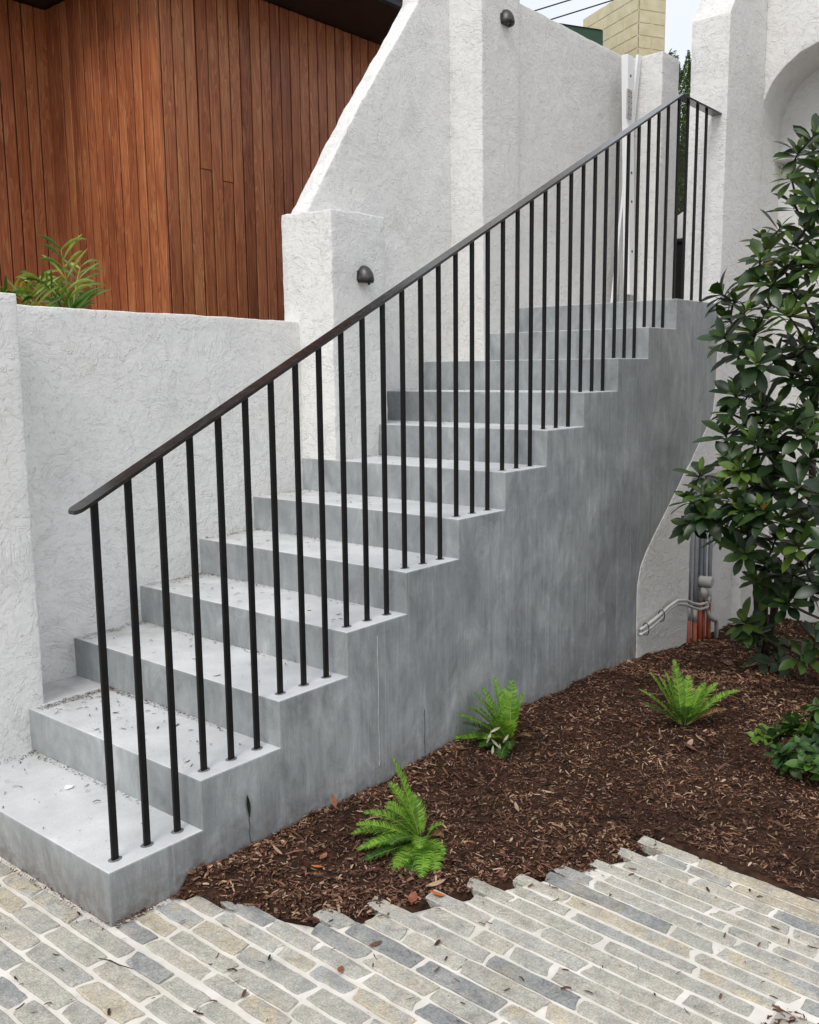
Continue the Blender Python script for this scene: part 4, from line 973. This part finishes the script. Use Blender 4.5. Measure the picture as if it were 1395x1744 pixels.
def grow(root, rosettes, base, trunkr, leafmats, variants, name_leaf, per, spread, seed, max_parts, ax_up=0.7, forks=(), branch_r=.004, jitter=.0):
    """branches from the base to each rosette, a whorl of leaves at each end; nearest leaves single, the rest one mass"""
    rr = random.Random(seed); nodes = [(Vector(base), None, trunkr)]; order = sorted(rosettes, key=lambda q: (Vector(q[:3]) - Vector(base)).length)
    for fk, par in forks: nodes.append((Vector(fk), par, trunkr * .7))
    A = Acc(); leaves = []
    for par_i, (p, par, r) in enumerate(nodes):
        if par is not None:
            a = nodes[par][0]; m = a.lerp(p, .5) + Vector((rr.uniform(-.03, .03), rr.uniform(-.03, .03), .02)); A.add(*tube_geo(bez(a, m, p, 6), [trunkr * (1 - .05 * k) for k in range(6)], 7))
    for q in order:
        P = Vector(q[:3]); best = None; bd = 1e9
        for i, (np_, par, r) in enumerate(nodes):
            dd = (P - np_).length + 0.22 * (np_ - Vector(base)).length * 0 + (0.25 if np_.z > P.z + .05 else 0) + (0.05 * (r < branch_r * .7))
            if dd < bd and dd > 0.03: bd = dd; best = i
        a = nodes[best][0]; m = a.lerp(P, .5) + Vector((rr.uniform(-.03, .03), rr.uniform(-.03, .03), -.03))
        rad = branch_r * rr.uniform(.8, 1.3); bz = bez(a, m, P, 6)
        A.add(*tube_geo(bz, [rad * (1.4 - .12 * k) for k in range(6)], 5)); nodes.append((P, best, rad)); nodes.append((bz[3], best, rad))
        out = (P - Vector((base[0], base[1], P.z))); out = out.normalized() if out.length > .01 else Vector((0, 0, 1))
        axis = ((P - bz[3]).normalized() * .6 + Vector((0, 0, ax_up)) + out * .35 + Vector((rr.uniform(-.3, .3), rr.uniform(-.3, .3), rr.uniform(-.2, .2)))).normalized()
        s1 = axis.orthogonal().normalized(); s2 = axis.cross(s1)
        young = rr.random() < .30; n = rr.randint(*per); ph = rr.uniform(0, 6.28)
        for k in range(n):
            an = ph + k * 2.399; tilt = R(spread[0] + (spread[1] - spread[0]) * (1 - k / n)) + rr.uniform(-.15, .15)
            d = axis * math.cos(tilt) + (s1 * math.cos(an) + s2 * math.sin(an)) * math.sin(tilt)
            d = (d + Vector((0, 0, -.12))).normalized()
            scl = rr.uniform(.75, 1.12) * (0.62 if (k > n * .7) else 1.0)
            pos_ = P - axis * (.035 * (1 - k / n)); mt = 1 if (young or k > n * .72) else 0
            if rr.random() < .008: mt = 2
            Mx = orient(d, axis + Vector((rr.uniform(-.3, .3), rr.uniform(-.3, .3), .2))).to_4x4(); Mx.translation = pos_
            leaves.append((pos_, Mx @ Matrix.Scale(scl, 4), rr.randrange(len(variants)), mt))
    inv = Vector(root.location)
    B = A.mesh('branches', True); Bo = link('branches', B, M['bark'], root); Bo.location = -inv
    camp = Vector((-1.4525, -2.4045, 1.647))
    def key(l):
        p = px_(l[0]); off = 0 if (p and -20 < p[0] < 1415) else 50
        return (l[0] - camp).length + off + (0 if l[3] == 1 else .12)
    leaves.sort(key=key)
    cache = {}
    for pos_, Mx, v, mt in leaves[:max_parts]:
        if (v, mt) not in cache:
            c = variants[v].copy(); c.materials.append(leafmats[mt]); cache[(v, mt)] = c
        o = link(name_leaf, cache[(v, mt)], None, root); Mx = Mx.copy(); Mx.translation = Mx.translation - inv; o.matrix_local = Mx
    accs = {}
    for pos_, Mx, v, mt in leaves[max_parts:]:
        a = accs.setdefault(mt, Acc()); me_ = variants[v]; a.add([Mx @ w.co - inv for w in me_.vertices], [tuple(f.vertices) for f in me_.polygons])
    if accs:
        full = Acc(); mi = []
        for mt, a in accs.items(): mi += [mt] * len(a.F); full.add(a.V, a.F)
        me_ = full.mesh('foliage', True)
        for q in leafmats: me_.materials.append(q)
        me_.polygons.foreach_set('material_index', mi); stuff(link('foliage', me_, None, root))
    return root
ROS = [(3.49,-0.76,2.68,1), (3.44,-0.85,2.74,1), (3.56,-0.70,2.59,1), (3.43,-0.84,2.47,1), (3.40,-0.88,2.58,1), (3.55,-0.73,2.45,1), (3.90,-0.71,2.78,1), (3.74,-0.60,2.36,1), (3.70,-0.56,2.25,1), (3.43,-0.78,2.24,1), (3.63,-0.80,2.30,1), (3.42,-0.62,2.18,1), (3.38,-0.76,2.13,1), (3.36,-0.87,2.12,1), (3.44,-0.89,2.19,1), (3.79,-0.50,2.33,1), (3.65,-0.33,2.04,1), (3.65,-0.41,2.00,1), (3.62,-0.39,1.90,1), (3.33,-0.59,1.92,1), (3.35,-0.48,1.80,1), (3.52,-0.47,1.73,1), (3.62,-0.54,1.84,1), (3.67,-0.50,1.75,1), (3.73,-0.57,1.97,1), (3.31,-0.80,1.90,1), (3.62,-0.78,1.98,1), (3.65,-0.83,1.84,1), (3.56,-0.73,2.04,1), (3.36,-0.71,2.06,1), (3.51,-0.58,2.08,1), (3.25,-0.69,1.67,1), (3.74,-0.62,1.72,1), (3.72,-0.73,1.70,1), (3.55,-0.87,1.60,1), (3.42,-0.86,1.76,1), (3.73,-0.70,1.60,1), (3.47,-0.50,1.51,1), (3.61,-0.41,1.41,1), (3.63,-0.52,1.51,1), (3.46,-0.65,1.45,1), (3.38,-0.59,1.36,1), (3.52,-0.69,1.42,1), (3.36,-0.50,1.31,1), (3.24,-0.69,1.29,1), (3.35,-0.76,1.31,1), (3.67,-0.82,1.42,1), (3.23,-0.94,1.33,1), (3.23,-0.88,1.39,1), (3.51,-0.64,1.36,1), (3.27,-0.57,1.18,1), (3.35,-0.38,1.10,1), (3.29,-0.34,0.97,1), (3.25,-0.45,1.01,1), (3.61,-0.38,1.00,1), (3.23,-0.64,1.14,1), (3.36,-0.67,1.13,1), (3.27,-0.79,1.18,1), (3.52,-0.80,1.13,1), (3.35,-0.94,1.21,1), (3.41,-0.93,1.34,1), (3.41,-0.30,0.81,1), (3.22,-0.46,0.90,1), (3.36,-0.48,0.85,1), (3.68,-0.39,0.74,1), (3.16,-0.67,0.95,1), (3.16,-0.78,0.96,1), (3.26,-0.83,0.91,1), (3.53,-0.62,1.00,1), (3.49,-0.81,0.95,1), (3.31,-0.97,1.00,1), (3.35,-0.39,0.73,1), (3.19,-0.62,1.00,1), (3.39,-0.74,1.03,1), (3.25,-0.67,0.72,1), (3.61,-0.64,0.60,1), (3.71,-0.65,0.46,1), (3.76,-0.69,0.49,1), (3.69,-0.86,0.59,1), (3.80,-0.85,0.44,1), (3.30,-0.91,0.78,1), (3.35,-0.55,0.62,1), (3.68,-0.46,0.35,1), (3.63,-0.59,0.51,1), (3.46,-0.59,0.79,1), (3.78,-0.70,0.68,1), (3.60,-0.70,0.75,1), (3.64,-0.54,0.26,1), (3.59,-0.50,0.16,1), (3.68,-0.60,0.21,1), (3.53,-0.90,0.16,1), (3.58,-0.94,0.23,1), (3.38,-0.54,0.50,1), (2.93,-1.12,0.54,0), (3.91,-0.82,2.71,0), (3.18,-1.05,1.87,0), (3.12,-1.17,0.46,0), (3.32,-0.93,2.57,0), (2.98,-0.86,1.16,0), (3.91,-0.70,1.57,0), (3.92,-1.02,2.50,0), (3.74,-1.37,1.77,0), (3.17,-1.10,2.13,0), (3.84,-0.70,1.76,0), (3.00,-1.17,0.83,0), (3.30,-0.94,2.13,0), (3.41,-1.34,2.16,0), (3.91,-1.25,2.63,0), (3.72,-0.99,0.27,0), (3.81,-1.23,1.17,0), (3.19,-0.80,1.58,0), (3.97,-1.32,0.59,0), (3.91,-1.10,1.96,0), (3.62,-1.29,1.21,0), (3.31,-1.26,1.21,0), (3.20,-1.53,0.63,0), (3.74,-1.44,0.39,0), (3.47,-1.33,2.57,0), (3.03,-1.37,0.54,0), (3.72,-1.09,2.36,0), (3.36,-1.44,1.00,0), (3.38,-1.36,2.64,0), (3.59,-0.71,0.57,0), (3.63,-1.35,0.87,0), (3.49,-0.83,0.59,0), (4.00,-1.24,1.97,0), (3.11,-1.17,1.63,0), (3.71,-1.11,2.66,0), (3.12,-1.27,0.75,0), (3.70,-1.23,1.88,0), (4.14,-1.15,2.78,0), (3.57,-1.11,2.52,0), (3.15,-0.94,0.89,0), (3.34,-1.45,1.59,0), (4.07,-1.04,2.53,0), (3.83,-0.90,1.52,0), (3.63,-0.52,0.81,0), (3.90,-0.80,2.34,0), (3.34,-1.31,1.73,0), (3.04,-0.95,0.70,0), (3.53,-0.90,1.57,0), (3.01,-1.38,0.69,0), (3.59,-1.10,2.01,0), (3.07,-1.13,1.08,0), (3.60,-1.28,2.15,0), (3.78,-1.42,0.90,0), (3.32,-1.17,1.15,0), (3.76,-1.00,0.48,0), (4.01,-1.22,2.04,0), (3.16,-1.10,1.31,0), (3.54,-0.87,0.87,0), (3.27,-0.93,2.40,0), (3.67,-0.63,0.73,0), (3.44,-1.10,1.86,0), (3.31,-0.76,1.26,0), (3.45,-0.82,0.45,0), (3.13,-1.07,1.95,0), (4.19,-1.20,2.76,0), (3.95,-1.22,0.77,0), (3.67,-1.12,2.37,0), (3.93,-1.32,1.37,0), (3.44,-0.83,0.37,0), (3.64,-1.21,1.13,0), (3.73,-0.76,0.67,0), (3.94,-1.00,1.79,0), (3.17,-0.94,1.09,0), (4.09,-1.04,2.00,0), (3.30,-1.06,0.61,0)]
# ------------------------------------------------------------------ big glossy shrub at the right
sh = thing('big_shrub', 'tall glossy dark green shrub with whorled leaves in front of the arched wall', 'shrub', (4.02, -0.52, -0.07))
vs_ = [leaf_mesh('leaf', .150, .060, .30, .12), leaf_mesh('leaf', .135, .056, .22, .30), leaf_mesh('leaf', .160, .058, .34, .04), leaf_mesh('leaf', .12, .054, .25, .2)]
rq = random.Random(2)
ROS = [q for q in ROS if (q[3] or rq.random() < .72)]
ROS = [q for q in ROS if not (not q[3] and 590 < px_(q[:3])[1] < 680 and px_(q[:3])[0] < 1345)]
ROS = [q for q in ROS if not (px_(q[:3])[0] < 1262 and 912 < px_(q[:3])[1] < 1100)]
grow(sh, ROS, (4.02, -.52, -.07), .021, [M['leaf'], M['leaf_young'], M['leaf_dead']], vs_, 'leaf', (11, 16), (18, 92), 4, 296, 0.55,
     forks=[((3.93, -.62, .45), 0), ((3.85, -.80, .95), 1), ((3.82, -.78, 1.5), 2), ((3.75, -.95, 2.05), 3), ((4.02, -.42, .55), 0), ((3.98, -.38, 1.0), 5), ((3.70, -1.0, .8), 1)], branch_r=.0055)
for k, (dx, dy) in enumerate(((.05, .02), (-.03, .05), (.02, -.04))):
    tube('trunk', [(0, 0, -.05), (dx * .8, dy * .8, .25), (dx * 1.2, dy * 1.2, .50)], [.022, .017, .012], M['bark'], sh, 7)

# ------------------------------------------------------------------ low leafy shrub at the right edge
rl = random.Random(9); RL = []
for k in range(62):
    a = rl.uniform(0, 6.28); r = .23 * math.sqrt(rl.random()); z = .04 + .26 * math.sqrt(max(0, 1 - (r / .25) ** 2)) * rl.uniform(.35, 1.0)
    RL.append((2.46 + r * math.cos(a), -1.33 + r * math.sin(a), z))
RL += [(2.36, -1.20, .10), (2.30, -1.22, .07), (2.50, -1.17, .17)]
ls_ = thing('low_shrub', 'low bushy shrub with rounded mid green leaves at the right edge', 'shrub', (2.45, -1.33, 0.0))
M['vib'] = island('rounded_leaf', [(0.0, (0.022, 0.065, 0.022)), (0.6, (0.045, 0.11, 0.03)), (1.0, (0.075, 0.15, 0.035))], 0.42, 0.5, 40.0, 0.15, 0.3, True)
M['vib_m'] = island('rounded_mid_leaf', [(0.0, (0.045, 0.11, 0.022)), (1.0, (0.09, 0.18, 0.03))], 0.42, 0.5, 40.0, 0.2, 0.3, True)
M['vib_y'] = island('rounded_young_leaf', [(0.0, (0.09, 0.19, 0.02)), (1.0, (0.16, 0.30, 0.03))], 0.42, 0.5, 40.0, 0.25, 0.3, True)
vv = [leaf_mesh('leaf', .066, .038, .25, .25, 'ov'), leaf_mesh('leaf', .056, .034, .35, .12, 'ov'), leaf_mesh('leaf', .072, .040, .2, .35, 'ov')]
grow(ls_, RL, (2.45, -1.33, 0.0), .008, [M['vib'], M['vib_m'], M['vib_y']], vv, 'leaf', (6, 9), (20, 85), 6, 296, 0.6, branch_r=.003)
sg = thing('green_sprig', 'tiny bright green sprig left of the low shrub', 'sprig', (2.62, -1.02, .02))
grow(sg, [(2.62, -1.02, .07), (2.60, -0.985, .045), (2.63, -1.045, .06)], (2.62, -1.02, .01), .002, [M['vib_y'], M['vib_y'], M['vib_y']], vv, 'leaf', (3, 4), (20, 70), 12, 40, 0.6, branch_r=.0018)
so_ = thing('sapling', 'small dark sapling with long leaves near the right edge under the big shrub', 'sapling', (3.60, -1.10, .0))
grow(so_, [(3.60, -1.10, .13), (3.66, -1.16, .17), (3.56, -1.20, .12)], (3.60, -1.12, -.02), .005, [M['leaf'], M['leaf'], M['leaf']], vs_, 'leaf', (5, 7), (40, 95), 14, 60, 0.5, branch_r=.004)
st_ = thing('leafy_shoot', 'dark leafy shoot at the foot of the big shrub', 'shoot', (3.78, -.62, -.05))
grow(st_, [(3.74, -.58, .04), (3.84, -.70, .08), (3.70, -.72, .05)], (3.78, -.62, -.06), .005, [M['leaf'], M['leaf'], M['leaf']], vs_, 'leaf', (5, 8), (45, 95), 15, 60, 0.4, branch_r=.004)

# ------------------------------------------------------------------ palms behind the low wall
def palm_leaf(L, nl, elev, droop, seed, wl=.012, ll=.17):
    rr = random.Random(seed); pts = []; p = Vector((0, 0, 0)); a = elev; n = 12
    for i in range(n + 1):
        pts.append(p.copy()); p = p + Vector((math.cos(a), 0, math.sin(a))) * (L / n); a -= droop / n * (.4 + 1.2 * i / n)
    V = []; F = []
    for k in range(nl):
        t = .18 + .82 * k / (nl - 1); f = t * n; i = min(int(f), n - 1); q = pts[i].lerp(pts[i + 1], f - i); d = (pts[i + 1] - pts[i]).normalized(); up = Vector((0, 1, 0)).cross(d) * -1
        l = ll * (1 - .45 * abs(t - .45) * 1.4) * rr.uniform(.85, 1.1)
        for sg_ in (-1, 1):
            rr2 = rr.uniform(.4, 1.7); l = l * rr.uniform(.85, 1.12)
            dr = (Vector((0, sg_, 0)) * .75 + d * rr.uniform(.6, 1.2) + up * rr.uniform(.0, .4)).normalized(); o = len(V); m = 5
            for j in range(m + 1):
                u = j / m; w = wl * (math.sin(math.pi * min(.97, u * .85 + .12))) ; c = q + dr * l * u - Vector((0, 0, 1)) * l * .34 * u * u * rr2
                V += [c - d * w * .5 + up * w * .2, c + up * 0, c + d * w * .5 + up * w * .2]
            for j in range(m):
                for e in range(2): F.append((o + j * 3 + e, o + j * 3 + e + 1, o + (j + 1) * 3 + e + 1, o + (j + 1) * 3 + e))
    SV, SF = tube_geo(pts, [.006 * (1 - .7 * i / n) for i in range(n + 1)], 6); return (V, F), (SV, SF)
def palm(x, y, z, lab, fr, seed, trunk=.25):
    t = thing('palm', lab, 'palm', (x, y, z), 'young palms behind the low wall')
    tube('stem', [(0, 0, -.03), (0, 0, trunk)], [.022, .012], M['fern_dark'], t, 8)
    for k, (az, el, L, dr, zz) in enumerate(fr):
        (V, F), (SV, SF) = palm_leaf(L, 8, R(el), R(dr), seed * 50 + k, .020, .24)
        o = link('frond', mesh('frond', V, F, True), M['palm'], t); o.rotation_euler = (0, 0, R(az)); o.location = (0, 0, zz); link('midrib', mesh('midrib', SV, SF, True), M['palm'], o)
palm(1.13, 1.90, 1.72, 'upright young palm with arching leaflets behind the low wall', [(215, 85, .40, 14, .12), (35, 76, .34, 30, .14), (190, 70, .3, 40, .12), (60, 68, .28, 50, .1)], 2, .30)
palm(0.93, 1.92, 1.70, 'low bright green palm clump left of the upright palm behind the low wall', [(225, 72, .28, 40, .06), (130, 60, .30, 60, .06), (190, 58, .26, 50, .05), (40, 80, .32, 20, .08)], 4, .12)
palm(0.70, 1.93, 1.70, 'palm fronds at the left edge of the photo behind the pier', [(120, 62, .34, 40, .08), (-45, 72, .32, 50, .08), (220, 70, .3, 30, .08), (140, 40, .34, 60, .06)], 6, .12)

# ------------------------------------------------------------------ tall hedge tree beyond the gateway
ht = thing('tree', 'dense green tree behind the opening at the top of the stairs', 'tree', (11.6, 3.5, 2.0))
tube('trunk', [(0, 0, 0), (0.05, 0.02, 1.5), (0, 0, 3.2)], [.16, .12, .03], M['bark'], ht, 9)
rng2 = np.random.default_rng(3); n = 52000
a = rng2.uniform(0, 2 * np.pi, n); z = rng2.uniform(0.05, 1, n) ** .8 * 3.75; rmax = 1.15 * (1 - (z / 4.2) ** 2.4) + .10 * np.sin(a * 5 + z * 3) + .08 * np.sin(a * 11 - z * 7)
r = rmax * rng2.uniform(.35, 1, n) ** .35; c = np.stack([r * np.cos(a), r * np.sin(a), z + .12 * np.sin(a * 9)], -1)
d = rng2.normal(0, 1, (n, 3)) + np.array([0, 0, .9]); d /= np.linalg.norm(d, axis=1)[:, None]; e = np.cross(d, rng2.normal(0, 1, (n, 3))); e /= np.linalg.norm(e, axis=1)[:, None]
L = rng2.uniform(.03, .07, n)[:, None]; W = L * .28
V = np.stack([c - d * L * .5, c + e * W * .5, c + d * L * .5, c - e * W * .5], 1).reshape(-1, 3); F = np.arange(n * 4).reshape(-1, 4)
crown = link('crown', np_mesh('crown', V, F), M['hedge'], ht); stuff(crown)
